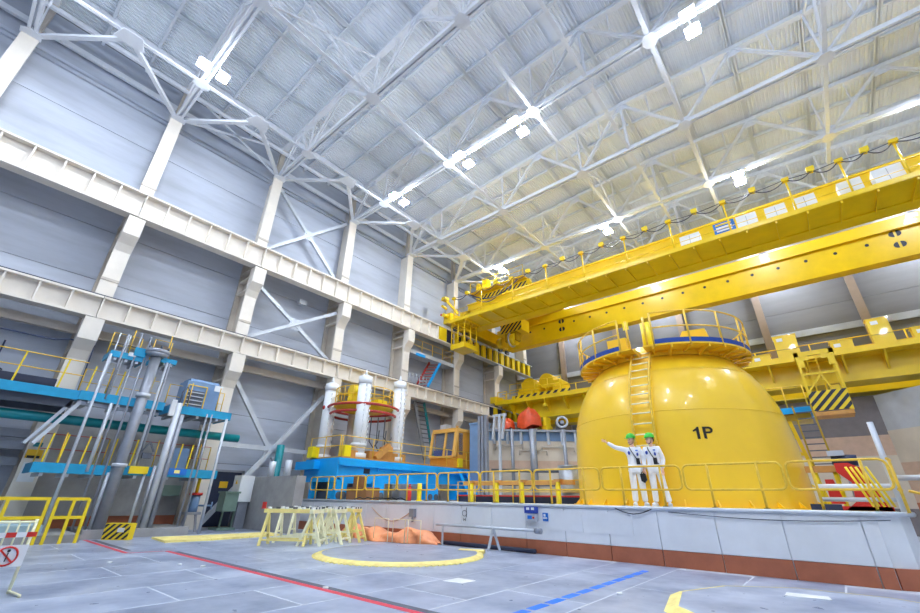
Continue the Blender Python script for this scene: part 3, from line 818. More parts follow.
# fittings on the dome crown
t.part('crown_valve', MB().tube([(DC[0] + .15, DC[1] - 1.6, 6.3), (DC[0] + .15, DC[1] - 1.6, 7.5)], .2, 12), 'bright_yellow')
t.part('crown_hatch', MB().box(DC[0] - 1.2, DC[0] - .5, DC[1] - 2.1, DC[1] - 1.6, 6.45, 6.95), 'dome_yellow')
t.part('crown_lug', MB().prism([(DC[0] + 1.0, 6.4), (DC[0] + 1.3, 6.95), (DC[0] + 2.0, 6.9), (DC[0] + 2.1, 6.4)], 'y', DC[1] - 1.5, DC[1] - 1.2), 'dome_yellow')
t.part('crown_plate', B(DC[0] - .5, DC[0] - .3, DC[1] - 2.2, DC[1] - 2.17, 7.2, 7.5), 'bright_yellow')
# marking 1P
ang = math.atan2(13.93 - DC[1], -2.50 - DC[0])
def glyph(name, polys):
    m_ = MB()
    for poly in polys: m_.prism(poly, 'y', -.012, .012)
    m_.rot(ang + PI / 2)
    o_ = Vector((DC[0] + 3.478 * cos(ang), DC[1] + 3.478 * sin(ang), 3.08))
    m_.v = [(x + o_.x, y + o_.y, z + o_.z) for x, y, z in m_.v]
    q = t.part(name, m_, 'letter_black', None, 'black 1P marking')
glyph('numeral', [[(-.13, 0), (-.13, .34), (-.175, .34), (-.205, .30), (-.205, 0)], [(-.175, .34), (-.205, .30), (-.29, .25), (-.29, .205), (-.205, .235)]])
arc = lambda r1, r2: [(.115 + r1 * cos(a), .245 + r2 * sin(a)) for a in [PI / 2 - PI * k / 10 for k in range(11)]]
o1, i1 = arc(.115, .095), arc(.055, .04)
glyph('letter', [[(-.03, 0), (.045, 0), (.045, .34), (-.03, .34)], [(.045, .285), (.115, .285), (.115, .34), (.045, .34)], [(.045, .15), (.115, .15), (.115, .205), (.045, .205)]] + [[o1[k], o1[k + 1], i1[k + 1], i1[k]] for k in range(10)])

# ================================================================== PEDESTAL (raised operating floor)
ped = struct('platform_floor', MB().prism([(-20.6, 12.34), (.45, 12.34), (.8, 12.5), (.98, 12.9), (1.05, 20), (1.05, 34.5), (-20.6, 34.5)], 'z', -.2, PZ), 'pedestal_white', 'white raised operating floor carrying the dome', 'platform')
xs = [-20.6 + 1.3 * k for k in range(17)]
for k, x in enumerate(xs):
    x1 = min(.45, x + 1.3)
    if x1 - x < .1: continue
    q = B(x + .01, x1 - .01, 12.3, 12.34, .36, PZ - .08).build('facing_panel', 'pedestal_white', ped)
    q = B(x + .01, x1 - .01, 12.29, 12.34, 0, .35).build('skirting_panel', 'brown_band', ped)
for (xa, xb) in ((-6.75, -5.75), (-5.45, -4.35)):
    B(xa, xb, 12.288, 12.302, .62, 1.15).build('access_cover', 'pedestal_white', ped)
MB().prism([(.47, 12.31), (.83, 12.47), (1.0, 12.9), (1.06, 20), (1.04, 20), (.97, 12.9), (.8, 12.5), (.45, 12.34)], 'z', 0, .35).build('skirting_panel', 'brown_band', ped)
MB().tube([(-20.6, 12.3, PZ - .03), (.4, 12.3, PZ - .03), (.85, 12.45, PZ - .03), (1.05, 12.95, PZ - .03)], .05, 8).build('edge_tube', 'steel_light', ped)
MB().box(-20.6, .5, 12.36, 12.62, PZ, PZ + .02).build('edge_strip', 'plank_yellow', ped)

# guard railing of rounded loops along the platform edge
lx = [-20.2, -18.14, -15.83, -13.78, -11.54, -9.51, -7.37, -5.14, -2.96, -.8, .95]
GY = 12.46
def loop_pts(x0, x1, z0, z1, r=.13, y=GY):
    out = []
    for (cx, cz, a0) in ((x1 - r, z0 + r, -90), (x1 - r, z1 - r, 0), (x0 + r, z1 - r, 90), (x0 + r, z0 + r, 180)):
        for k in range(5):
            a = math.radians(a0 + 22.5 * k); out.append((cx + r * cos(a), y, cz + r * sin(a)))
    return out
GRL = ['at the platform end beside the concrete block', 'before the blue bridge, next to the end section', 'before the wooden crate', 'before the fire extinguisher', 'above the handwritten mark', 'before the pool wall pipes', 'above the blue switch box', 'between the switch box and the two people', 'directly before the two people', 'before the dome marking 1P', 'at the platform corner']
for k in range(len(lx) - 1):
    x0, x1 = lx[k] + .035, lx[k + 1] - .035
    t = Thing('guard_rail', ((x0 + x1) / 2, GY, PZ), 'yellow looped guard rail section ' + GRL[k], 'railing', 'platform guard rails')
    t.part('rail_loop', MB().tube(loop_pts(x0, x1, 1.72, 2.3), .028, 6, closed=True), 'rail_yellow')
    for q in (.27, .77):
        x = x0 + (x1 - x0) * q
        t.part('post', MB().tube([(x, GY, PZ), (x, GY, 2.3)], .03, 6), 'rail_yellow')
        t.part('post_foot', B(x - .06, x + .06, GY - .06, GY + .06, PZ, PZ + .03), 'steel_dark')
# return railing at the platform corner
t = Thing('guard_rail', (1.0, 13.2, PZ), 'yellow return railing and swing gate at the platform corner', 'railing')
for z in (1.72, 2.3):
    t.part('rail', MB().tube([(.95, 12.48, z), (1.02, 12.9, z), (1.05, 14.6, z)], .03, 6), 'rail_yellow')
for (x, y) in ((.98, 12.6), (1.03, 13.3), (1.05, 14.0), (1.05, 14.6)):
    t.part('post', MB().tube([(x, y, PZ), (x, y, 2.3)], .03, 6), 'rail_yellow')
for k in range(5):
    x = .55 + .09 * k
    t.part('gate_bar', MB().tube([(x, 13.9 + .05 * k, 1.4), (x - .25, 14.0, 2.25)], .028, 6), 'hazard_yellow')
t.part('hand_loop', MB().tube([(1.1, 12.7, 1.7), (1.35, 12.7, 1.62), (1.5, 12.7, 1.35), (1.52, 12.7, 1.1)], .03, 6), 'rail_yellow')
single('conduit_pipe', MB().tube([(.95, 13.0, PZ), (.95, 13.0, 3.1)], .055, 8), 'steel_light', 'grey conduit pipe rising beside the platform corner railing', 'pipe')
# ================================================================== PEOPLE
def skin_mesh(name, pts, edges, m, parent, sub=1, off=(0, 0, 0)):
    bm = bmesh.new(); ly = bm.verts.layers.skin.verify(); vv = []
    for i, (co, r) in enumerate(pts):
        v = bm.verts.new(co); rr = r if isinstance(r, tuple) else (r, r)
        v[ly].radius = rr; v[ly].use_root = (i == 0); vv.append(v)
    for a, b in edges: bm.edges.new((vv[a], vv[b]))
    me = bpy.data.meshes.new(name); bm.to_mesh(me); bm.free()
    o = bpy.data.objects.new(name, me); C.objects.link(o)
    sk = o.modifiers.new('skin', 'SKIN'); sk.use_smooth_shade = True
    ss = o.modifiers.new('sub', 'SUBSURF'); ss.levels = sub; ss.render_levels = sub
    dg = bpy.context.evaluated_depsgraph_get(); dg.update()
    ev = bpy.data.meshes.new_from_object(o.evaluated_get(dg))
    bpy.data.objects.remove(o)
    ev.name = name; ev.materials.clear(); ev.materials.append(MATS[m])
    return ev
def chain(pts, edges, start, seq):
    k = start
    for p in seq:
        pts.append(p); edges.append((k, len(pts) - 1)); k = len(pts) - 1
    return k
def person(base, rz, label, armR, armL, headrot, legs, holding=None):
    """local frame: faces -Y, own right hand is -X. arm = [shoulder, elbow, wrist, palm] points"""
    t = Thing('person', base, label, 'person'); t.o.rotation_euler = (0, 0, rz); t.o.scale = (1.06, 1.06, 1.06)
    H = []
    pts = [((0, 0, .95), (.14, .10)), ((0, .01, 1.15), (.125, .09)), ((0, .01, 1.33), (.14, .095)), ((0, .005, 1.44), (.07, .06)), ((0, -.005, 1.5), .052), ((0, -.01, 1.55), .05)]
    edges = [(0, 1), (1, 2), (2, 3), (3, 4), (4, 5)]
    jp = [((0, 0, .86), (.185, .135)), ((0, .0, 1.0), (.18, .13)), ((0, .01, 1.18), (.175, .125)), ((0, .01, 1.33), (.175, .12)), ((0, .008, 1.42), (.10, .08)), ((0, 0, 1.475), .068)]
    je = [(0, 1), (1, 2), (2, 3), (3, 4), (4, 5)]
    for s, arm in ((-1, armR), (1, armL)):
        sh, el, wr, pa = [Vector(p) for p in arm]
        k = chain(pts, edges, 2, [(tuple(sh), .055), (tuple(el), .04), (tuple(wr), .027), (tuple(pa), (.036, .018))])
        d = (pa - wr).normalized(); side = d.cross(Vector((0, 1, 0)))
        side = side.normalized() if side.length > .2 else Vector((1, 0, 0))
        nrm = d.cross(side).normalized()
        for i, (o_, L) in enumerate(((-.028, .07), (-.009, .08), (.01, .076), (.028, .06))):
            b0 = pa + side * o_ + d * .03
            chain(pts, edges, k, [(tuple(b0), .0085), (tuple(b0 + d * L * .5 + nrm * .008), .008), (tuple(b0 + d * L + nrm * .022), .0065)])
        b0 = wr.lerp(pa, .6) - side * .035
        chain(pts, edges, k, [(tuple(b0), .010), (tuple(b0 - side * .025 + d * .035), .0085)])
        chain(jp, je, 3, [(tuple(sh), .085), (tuple(sh.lerp(el, .5)), .075), (tuple(el), .066), (tuple(el.lerp(wr, .55)), .058), (tuple(wr.lerp(pa, -.05)), .05)])
    tp = [((0, 0, .93), (.165, .125))]; te = []
    for (hip, kn, an, toe) in legs:
        hip, kn, an, toe = map(Vector, (hip, kn, an, toe))
        chain(pts, edges, 0, [(tuple(hip), .085), (tuple(kn), .055), (tuple(an), .038), (tuple(an + Vector((0, 0, -.03))), .04), (tuple(toe), .035)])
        chain(tp, te, 0, [(tuple(hip), (.115, .11)), (tuple(hip.lerp(kn, .5)), .098), (tuple(kn), .086), (tuple(kn.lerp(an, .6)), .08), (tuple(an + Vector((0, 0, .0))), .076)])
    body = skin_mesh('body', pts, edges, 'skin', None)
    # head, nose, ears joined into the body mesh
    hd = MB()
    hd.ell((0, -.015, 1.64), .078, .098, .122, 18, 12)
    hd.ell((0, -.065, 1.575), .05, .05, .05, 12, 8)
    hd.add([(0, -.118, 1.66), (-.018, -.105, 1.608), (.018, -.105, 1.608), (0, -.14, 1.612)], [(0, 1, 3), (0, 3, 2), (1, 2, 3)], True)
    for s in (-1, 1): hd.ell((s * .079, 0, 1.63), .014, .028, .034, 8, 6)
    hm = Matrix.Translation((0, 0, 1.52)) @ Matrix.Rotation(headrot, 4, 'Z') @ Matrix.Translation((0, 0, -1.52))
    bm = bmesh.new(); bm.from_mesh(body)
    tmp = hd.mesh('head', 'skin'); tmp.transform(hm); bm.from_mesh(tmp); bm.to_mesh(body); bm.free()
    bpy.data.meshes.remove(tmp)
    bo = inst('body', body, t.o)
    for nm, (p_, e_) in (('jacket', (jp, je)), ('trousers', (tp, te))):
        inst(nm, skin_mesh(nm, p_, e_, 'suit', None, 2), t.o)
    for (hip, kn, an, toe) in legs:
        an, toe = Vector(an), Vector(toe); d = (toe - an); a = math.atan2(d.x, -d.y)
        sh = MB().ell((0, -.07, .045), .052, .145, .05, 14, 8).box(-.045, .045, -.19, .05, 0, .02)
        o = sh.mesh('shoe', 'white_paint'); q = inst('shoe', o, t.o, (an.x, an.y, 0)); q.rotation_euler = (0, 0, a)
    he = MB().ell((0, -.005, 1.675), .118, .14, .125, 20, 9, -.02)
    he.lathe((0, -.01), [(.118, 1.672), (.135, 1.668), (.135, 1.66), (.112, 1.66)], 24)
    he.add([(-.1, -.1, 1.672), (.1, -.1, 1.672), (.07, -.19, 1.655), (-.07, -.19, 1.655), (-.1, -.1, 1.66), (.1, -.1, 1.66), (.07, -.19, 1.645), (-.07, -.19, 1.645)], [(0,1,2,3),(7,6,5,4),(0,3,7,4),(3,2,6,7),(2,1,5,6)])
    hme = he.mesh('helmet', 'helmet_green'); hme.transform(hm @ Matrix.Translation((0, 0, .034))); hel = inst('helmet', hme, t.o)
    rm = MB().tube([(0, 0, 1.785), (0, -.06, 1.79), (0, .06, 1.79)], .02, 6).mesh('helmet_ridge', 'helmet_green'); rm.transform(hm); inst('helmet_ridge', rm, hel)
    cs = MB().tube([(-.09, -.02, 1.66), (-.075, -.045, 1.56), (0, -.075, 1.515), (.075, -.045, 1.56), (.09, -.02, 1.66)], .006, 5).mesh('chin_strap', 'black'); cs.transform(hm); inst('chin_strap', cs, hel)
    hr = MB().ell((0, .045, 1.645), .075, .068, .07, 14, 8).mesh('hair', 'hair'); hr.transform(hm); inst('hair', hr, t.o)
    eye = MB()
    for s in (-1, 1): eye.ell((s * .03, -.103, 1.645), .011, .007, .007, 8, 5)
    em = eye.mesh('eyes', 'black'); em.transform(hm); inst('eyes', em, bo)
    mo = MB().ell((0, -.112, 1.575), .024, .008, .007, 8, 5).mesh('mouth', 'ring_red'); mo.transform(hm); inst('mouth', mo, bo)
    st = MB().tube([(-.085, -.045, 1.455), (-.06, -.12, 1.38), (.02, -.148, 1.22), (.11, -.142, 1.06), (.15, -.09, 1.0)], .013, 5)
    so = inst('shoulder_strap', st.mesh('shoulder_strap', 'black'), t.o)
    inst('pouch', MB().box(.045, .135, -.185, -.14, 1.0, 1.16).mesh('pouch', 'black'), so)
    inst('dosimeter', MB().ell((-.11, -.125, 1.30), .032, .02, .05, 10, 6).mesh('dosimeter', 'panel_blue'), t.o)
    inst('dosimeter', MB().ell((.10, -.125, 1.26), .028, .02, .045, 10, 6).mesh('dosimeter', 'panel_blue'), t.o)
    inst('chest_badge', MB().box(.06, .12, -.128, -.118, 1.345, 1.375).mesh('chest_badge', 'sign_blue'), t.o)
    inst('jacket_hem', MB().lathe((0, 0), [(.19, .84), (.19, .87)], 20).mesh('jacket_hem', 'suit'), t.o).scale = (1, .72, 1)
    return t
st_legs = [((-.09, 0, .9), (-.10, -.015, .5), (-.115, .01, .09), (-.14, -.13, .04)), ((.09, 0, .9), (.11, -.01, .5), (.125, .015, .09), (.16, -.12, .04))]
person((-4.26, 12.92, PZ + .02), math.radians(20), 'person in white overalls and green helmet pointing with outstretched arm',
       [(-.17, 0, 1.40), (-.42, -.06, 1.44), (-.64, -.14, 1.58), (-.70, -.17, 1.61)], [(.17, 0, 1.40), (.24, .04, 1.13), (.22, -.06, .9), (.22, -.07, .83)], math.radians(-38), st_legs)
p2 = person((-3.78, 13.08, PZ + .02), math.radians(2), 'person in white overalls and green helmet with arms lowered, holding a dark bag',
       [(-.17, 0, 1.40), (-.24, -.03, 1.13), (-.23, -.09, .9), (-.23, -.10, .83)], [(.17, 0, 1.40), (.23, .06, 1.13), (.20, -.03, .9), (.20, -.04, .83)], math.radians(-40),
       [((-.09, 0, .9), (-.09, -.02, .5), (-.10, 0, .09), (-.13, -.13, .04)), ((.09, 0, .9), (.14, .03, .5), (.21, .06, .09), (.25, -.08, .04))])
single('hand_bag', MB().prism([(-4.14, 2.14), (-4.0, 2.14), (-3.97, 1.98), (-4.04, 1.9), (-4.12, 1.95)], 'y', 12.84, 12.9).tube([(-4.11, 12.87, 2.14), (-4.07, 12.87, 2.19), (-4.03, 12.87, 2.14)], .012, 5), 'black', 'small dark bag held by the person with lowered arms', 'bag')

# ================================================================== REFUELLING MACHINE ON ITS BLUE BRIDGE
BX = -18.6
t = Thing('refuelling_machine', (-20, 19, PZ), 'blue refuelling bridge with orange deck, three white masts and red ring', 'machine')
br = t.part('bridge_girder', MB().prism([(12.95, 3.1), (26.9, 3.1), (26.9, 2.85), (23.2, 2.3), (13.6, 2.05), (12.95, 2.4)], 'x', -19.3, -18.8), 'machine_blue')
t.part('deck_slab', MB().box(-21.6, BX, 12.85, 27.2, 3.06, 3.22), 'machine_blue', br)
t.part('deck_skirt', B(BX - .04, BX, 12.85, 27.2, 2.86, 3.06), 'machine_blue', br)
t.part('end_face', B(-21.6, BX + .0, 12.84, 12.9, 2.1, 3.06), 'machine_blue', br)
for y in (15.5, 18, 20.5): t.part('soffit_rib', MB().prism([(-18.8, 3.06), (-18.62, 3.06), (-18.8, 2.6)], 'y', y, y + .06), 'machine_blue', br)
t.part('port', B(-18.8, -18.785, 14.6, 15.0, 2.55, 2.8), 'hazard_black', br)
t.part('deck_boards', B(-21.5, BX - .02, 13.0, 27.0, 3.22, 3.3), 'wood_orange')
t.part('lower_deck', MB().box(-22.0, -20.2, 12.5, 12.84, 2.7, 3.1), 'machine_blue')
for (y0, y1) in ((12.95, 13.6), (15.2, 16.0), (19.4, 20.3), (22.0, 24.2)):
    t.part('bogie', MB().box(-19.4, -18.7, y0, y1, 1.36, 2.2), 'machine_blue')
    for q in (y0 + .2, y1 - .2): t.part('wheel', MB().tube([(-18.75, q, 1.5), (-18.65, q, 1.5)], .17, 12), 'steel_dark')
for x in (-18.9, -20.9): t.part('leg', MB().bar((x, 13.1, 1.3), (x, 13.1, 2.2), .3, .3), 'machine_blue')
t.part('counterweight', B(-21.2, -19.5, 13.3, 14.9, 1.32, 2.3), 'steel_dark')
handrail(t, [(BX - .08, 13.0), (BX - .08, 27.0)], 3.3, (.5, 1.0), 'rail_yellow', .022, 1.9)
handrail(t, [(-21.4, 12.9), (BX - .1, 12.9)], 3.3, (.5, 1.0), 'rail_yellow', .022, 1.1)
for (y, x) in ((13.2, -18.9), (12.75, -21.1), (22.1, -18.8)):
    q = t.part('buffer_box', MB().box(x - .25, x + .25, y - .05, y + .35, 3.3, 3.85), 'bright_yellow')
CR = Vector((-20.5, 15.45, 0)); tocam = Vector((.79, -.61, 0)); lat = Vector((.61, .79, 0))
def mast(p, z1, lab, scallop=True):
    m_ = t.part('mast', MB().cyl(p, .36, 3.3, z1, 20), 'white_paint')
    t.part('mast_base', MB().cyl(p, .46, 3.3, 3.55, 20).cyl(p, .42, 3.9, 4.05, 20), 'white_paint', m_)
    t.part('mast_head', MB().cyl(p, .40, z1, z1 + .4, 18, .40).cyl(p, .40, z1 + .4, z1 + .5, 18, .22), 'white_paint', m_)
    t.part('mast_tip', MB().cyl(p, .1, z1 + .5, z1 + .85, 10, .03), 'white_paint', m_)
    dv = (tocam * .8 + lat * .6).normalized(); sv = Vector((-dv.y, dv.x, 0))
    for a in (-.1, .1):
        for k in range(int((z1 - 3.9) / .28)):
            c = Vector((p[0], p[1], 0)) + dv * .36 + sv * (a * 1.6)
            t.part('rack_tooth', MB().bar(c + Vector((0, 0, 4.1 + .28 * k)), c + dv * .07 + Vector((0, 0, 4.1 + .28 * k)), .07, .12), 'white_paint', m_)
    return m_
Lp, Mp, Rp = CR - lat * 2.0, CR + tocam * 1.75 - lat * .05, CR + lat * 2.05
mast(tuple(Lp)[:2], 7.15, '')
mast(tuple(Mp)[:2], 7.3, '')
mast(tuple(Rp)[:2], 7.55, '')
bk_ = CR - tocam * 1.3 - lat * .6
t.part('rear_mast', MB().cyl(tuple(bk_)[:2], .3, 3.3, 6.2, 16), 'white_paint')
RZ = 6.05
for (r, z) in ((2.05, RZ + .12), (1.9, RZ - .25)):
    t.part('tie_ring', MB().tube([(CR.x + r * cos(2 * PI * k / 40), CR.y + r * sin(2 * PI * k / 40), z) for k in range(40)], .075, 8, closed=True), 'ring_red')
for s in (-1, 1):
    e = CR + lat * (2.2 * s); t.part('ring_clamp', MB().ell((e.x + .1, e.y - .1, RZ + .1), .16, .16, .16, 10, 7), 'ring_red')
pf = t.part('upper_platform', MB().lathe((CR.x, CR.y), [(0.05, 6.35), (1.75, 6.35), (1.75, 6.2), (1.2, 6.05), (.05, 6.05)], 28, smooth=False), 'hazard_yellow')
for z in (6.8, 7.25):
    t.part('platform_rail', MB().tube([(CR.x + 1.7 * cos(2 * PI * k / 28), CR.y + 1.7 * sin(2 * PI * k / 28), z) for k in range(28)], .03, 6, closed=True), 'rail_yellow', pf)
for k in range(18):
    a = 2 * PI * k / 18; t.part('rail_post', MB().tube([(CR.x + 1.7 * cos(a), CR.y + 1.7 * sin(a), 6.35), (CR.x + 1.7 * cos(a), CR.y + 1.7 * sin(a), 7.25)], .025, 5), 'rail_yellow', pf)
t.part('drive_unit', MB().box(CR.x - .5, CR.x + .5, CR.y - .9, CR.y + .1, 6.35, 6.85).tube([(CR.x - .2, CR.y - .9, 7.2), (CR.x - .2, CR.y + .3, 7.2)], .36, 14), 'hazard_yellow', pf)
t.part('drive_unit', MB().box(CR.x - .2, CR.x + .9, CR.y + .3, CR.y + 1.0, 6.35, 6.75), 'hazard_yellow', pf)
for k, (o_, d) in enumerate(((.5, 1.7), (.9, 2.0), (1.3, 1.4))):
    a = CR + lat * o_ + tocam * .4
    t.part('hose', MB().tube([(a.x, a.y, 5.7), (a.x, a.y, 5.7 - d * .8), (a.x + .1, a.y + .25, 5.7 - d), (a.x + .15, a.y + .5, 5.7 - d * .8), (a.x + .15, a.y + .55, 5.0)], .035, 6), 'steel_dark')
t.part('gear_chest', MB().box(-19.7, -18.9, 14.95, 17.6, 3.3, 3.72).box(-19.5, -18.9, 16.1, 16.6, 3.72, 4.05), 'wood_orange')
t.part('gear_chest', MB().box(-19.6, -18.85, 13.6, 14.5, 3.3, 3.65), 'wood_orange')
t.part('tilted_arm', MB().bar((-18.8, 15.3, 3.35), (-18.8, 16.2, 4.1), .3, .28), 'wood_orange')
# operator cab
cbm = [(-20.85, 21.7), (-18.7, 21.7), (-18.7, 23.75), (-20.85, 23.75)]
cab = t.part('operator_cab', MB().box(-20.85, -18.7, 22.1, 23.75, 3.3, 5.75), 'cab_orange')
t.part('cab_roof', MB().prism([(21.95, 5.62), (23.85, 5.62), (23.85, 5.8), (21.9, 5.8)], 'x', -20.9, -18.65), 'cab_orange_light', cab)
fr = MB()
def fp(u, v): # sloped front: u 0..1 along x, v 0..1 up
    return Vector((-20.85 + 2.15 * u, 21.7 + .0 * v + (.28 * v if v > 0 else 0), 3.95 + 1.7 * v))
for (u0, v0, u1, v1, w_) in ((0, 0, 0, 1, .16), (1, 0, 1, 1, .2), (.58, 0, .58, 1, .14), (0, 1, 1, 1, .22), (0, 0, 1, 0, .12)):
    fr.bar(fp(u0, v0), fp(u1, v1), w_, w_)
t.part('window_frame', fr, 'cab_orange_light', cab)
t.part('front_apron', MB().prism([(21.72, 3.3), (22.12, 3.3), (22.12, 3.95), (21.72, 3.95)], 'x', -20.85, -18.7), 'cab_orange', cab)
t.part('window_pane', MB().add([fp(.02, .02), fp(.56, .02), fp(.56, .98), fp(.02, .98)], [(0, 1, 2, 3)]), 'glass', cab)
t.part('window_pane', MB().add([fp(.6, .02), fp(.98, .02), fp(.98, .98), fp(.6, .98)], [(0, 1, 2, 3)]), 'glass', cab)
t.part('cab_interior', B(-20.7, -18.85, 22.05, 22.1, 3.4, 5.6), 'steel', cab)
t.part('control_desk', B(-20.6, -19.2, 21.8, 22.05, 3.96, 4.4), 'panel_blue', cab)
t.part('side_window', B(-18.7, -18.69, 22.2, 22.6, 4.1, 5.5), 'glass', cab)
t.part('side_door', B(-18.7, -18.685, 22.75, 23.6, 3.4, 5.5), 'cab_orange', cab)
t.part('beacon', MB().cyl((-19.2, 22.6), .09, 5.8, 6.05, 8), 'wood_orange', cab)
t.part('roof_unit', B(-20.6, -20.0, 22.4, 22.9, 5.8, 6.2), 'steel_light', cab)
stp = t.part('stair', MB().bar((-18.4, 21.9, 3.1), (-17.5, 22.1, 1.35), .06, .18).bar((-18.4, 22.6, 3.1), (-17.5, 22.8, 1.35), .06, .18), 'machine_blue')
for k in range(6):
    f_ = (k + .5) / 6; t.part('stair_tread', MB().box(-18.5 + .9 * f_, -18.3 + .9 * f_, 21.9 + .2 * f_, 22.6 + .2 * f_, 3.05 - 1.75 * f_, 3.08 - 1.75 * f_), 'machine_blue', stp)
single('wooden_crate', MB().box(-18.4, -16.9, 13.4, 14.2, PZ, 1.85).box(-18.1, -17.7, 13.5, 14.0, 1.85, 2.35), 'brown_box', 'brown wooden crate on the platform under the blue bridge', 'crate')
single('fire_extinguisher', MB().cyl((-14.2, 13.6), .09, PZ, 1.85, 10).cyl((-14.2, 13.6), .04, 1.85, 1.98, 8), 'red_paint', 'red fire extinguisher under the blue bridge', 'extinguisher')
single('bollard', MB().cyl((-13.6, 13.6), .1, PZ, 2.0, 10).cyl((-13.6, 13.6), .13, PZ, PZ + .06, 10), 'bright_yellow', 'short yellow bollard beside the red fire extinguisher', 'bollard')

# ================================================================== POOL WALL WITH PIPEWORK BEHIND THE PLATFORM
P1, P2 = Vector((-15.3, 20.6, 0)), Vector((-9.4, 25.24, 0)); dw = (P2 - P1).normalized(); nw = Vector((dw.y, -dw.x, 0))
def wallbox(mb, a, b, n0, n1, z0, z1):
    q = [P1 + dw * a + nw * n0, P1 + dw * b + nw * n0, P1 + dw * b + nw * n1, P1 + dw * a + nw * n1]
    return mb.prism([(p.x, p.y) for p in q], 'z', z0, z1)
LW = (P2 - P1).length
t = Thing('pool_wall', (-13, 22.6, PZ), 'beige concrete pool wall with pale top band behind the platform', 'wall', kind='structure')
t.part('wall_body', wallbox(MB(), 0, LW, -1.0, 0, PZ, 5.1), 'concrete_beige')
t.part('pink_band', wallbox(MB(), 0, LW, 0, .015, 2.9, 3.5), 'concrete_pink')
t.part('top_band', wallbox(MB(), 0, LW, 0, .03, 4.6, 5.1), 'cabinet_blue')
t.part('coping', wallbox(MB(), -.1, LW, -1.0, .3, 5.1, 5.22), 'steel')
for k in range(9):
    a = .5 + k * .8
    p = P1 + dw * a + nw * .18
    t.part('bracket', MB().bar(p + Vector((0, 0, 5.1)), p + Vector((.04, 0, 4.4)), .13, .13), 'steel_light')
for (a0, a1, z) in ((.6, 2.2, 4.3), (2.0, 3.6, 4.05), (3.3, 5.2, 4.25)):
    m_ = MB(); p = P1 + dw * a0 + nw * .1; q = P1 + dw * a1 + nw * .1
    t.part('hand_bar', m_.tube([p + Vector((0, 0, z - .25)), p + Vector((0, 0, z)), q + Vector((0, 0, z)), q + Vector((0, 0, z - .25))], .05, 6), 'cream_dark')
def wp(a, n, z): 
    p = P1 + dw * a + nw * n; return (p.x, p.y, z)
for (a, r, lab) in ((1.55, .1, 'slim grey vertical pipe on the pool wall below the small tarpaulin'), (2.75, .2, 'thick steel pipe rising against the pool wall below the large tarpaulin'), (4.56, .11, 'grey pipe with handwheel fitting beside the yellow dome'), (.85, .08, 'thin grey post pipe next to the tall steel channels')):
    single('vertical_pipe', MB().tube([wp(a, .55, PZ), wp(a, .55, 5.2)], r, 12), 'steel', lab, 'pipe', group='pool wall pipes')
# tall steel channels and legs at the end of the pool wall
t = Thing('steel_channels', (-14.8, 19.7, PZ), 'three tall grey steel channels bundled upright beside the orange cab', 'steel frame')
for k in range(3):
    x = -15.1 + .24 * k; t.part('channel', MB().box(x, x + .17, 19.6, 19.65, PZ, 5.85).box(x, x + .03, 19.65, 19.8, PZ, 5.85).box(x + .14, x + .17, 19.65, 19.8, PZ, 5.85), 'steel')
t = Thing('support_frame', (-14.2, 19.9, PZ), 'grey three-legged support frame on the pool wall', 'steel frame')
for (xa, xb) in ((-14.05, -14.25), (-13.75, -13.78), (-13.4, -13.6)):
    t.part('leg', MB().bar((xa, 19.9, 5.8), (xb, 19.9, 4.5 if xa != -13.75 else PZ), .12, .12), 'steel_light')
t.part('cross_head', B(-14.2, -13.3, 19.85, 19.95, 5.75, 5.87), 'steel_light')
single('grey_cabinet', MB().box(-18.4, -17.25, 23.0, 23.8, PZ, 6.1).box(-18.45, -17.2, 22.95, 23.85, 6.1, 6.2), 'cabinet_blue', 'pale blue grey tall cabinet behind the orange cab', 'cabinet')
def tarp(name, c, rx, ry, h, label, m, seed):
    rnd = random.Random(seed); v = []; f = []; n, rings = 22, 8
    ph = [rnd.uniform(0, 6.28) for _ in range(6)]
    for i in range(rings + 1):
        q = i / rings
        for k in range(n):
            a = 2 * PI * k / n
            fold = 1 + .10 * q * sin(5 * a + ph[0]) + .07 * q * sin(9 * a + ph[1]) + .05 * sin(3 * a + ph[2])
            rad = (sin(q * PI / 2)) ** .8 * fold
            zz = h * (cos(q * PI / 2)) ** .7 * (1 + .12 * sin(2 * a + ph[3]) + .06 * sin(7 * a + ph[4])) if q < 1 else -.12 * h * (1 + sin(3 * a + ph[5]))
            v.append((c[0] + rx * rad * cos(a), c[1] + ry * rad * sin(a), c[2] + zz))
    for i in range(rings):
        for k in range(n):
            k2 = (k + 1) % n; f.append((i * n + k, (i + 1) * n + k, (i + 1) * n + k2, i * n + k2))
    return single(name, MB().add(v, f, True), m, label, 'tarpaulin', base=(c[0], c[1], c[2] - .1))
tarp('tarpaulin', wp(2.75, -.25, 5.5), .72, .7, 1.0, 'large red orange tarpaulin draped over equipment on the pool wall', 'red_tarp', 3)
tarp('tarpaulin', wp(1.4, -.25, 5.38), .38, .42, .5, 'small red orange tarpaulin on the pool wall beside the larger one', 'red_tarp', 5)
t = Thing('drive_unit', wp(3.72, -.3, 5.22), 'yellow drive unit peeking out beside the large tarpaulin', 'machine')
t.part('housing', MB().box(*(lambda p: (p[0] - .25, p[0] + .25, p[1] - .35, p[1] + .35, 5.22, 5.5))(wp(3.72, -.3, 0))), 'hazard_yellow')
t.part('bracket', MB().box(*(lambda p: (p[0] + .05, p[0] + .22, p[1] - .4, p[1] + .2, 5.5, 6.0))(wp(3.72, -.3, 0))), 'hazard_yellow')
t = Thing('wheel_valve', wp(4.62, -.1, 5.22), 'pale round handwheel on dark valve above the pool wall', 'valve')
c = Vector(wp(4.62, .1, 5.7)); vd = Vector((.45, -.9, 0)).normalized()
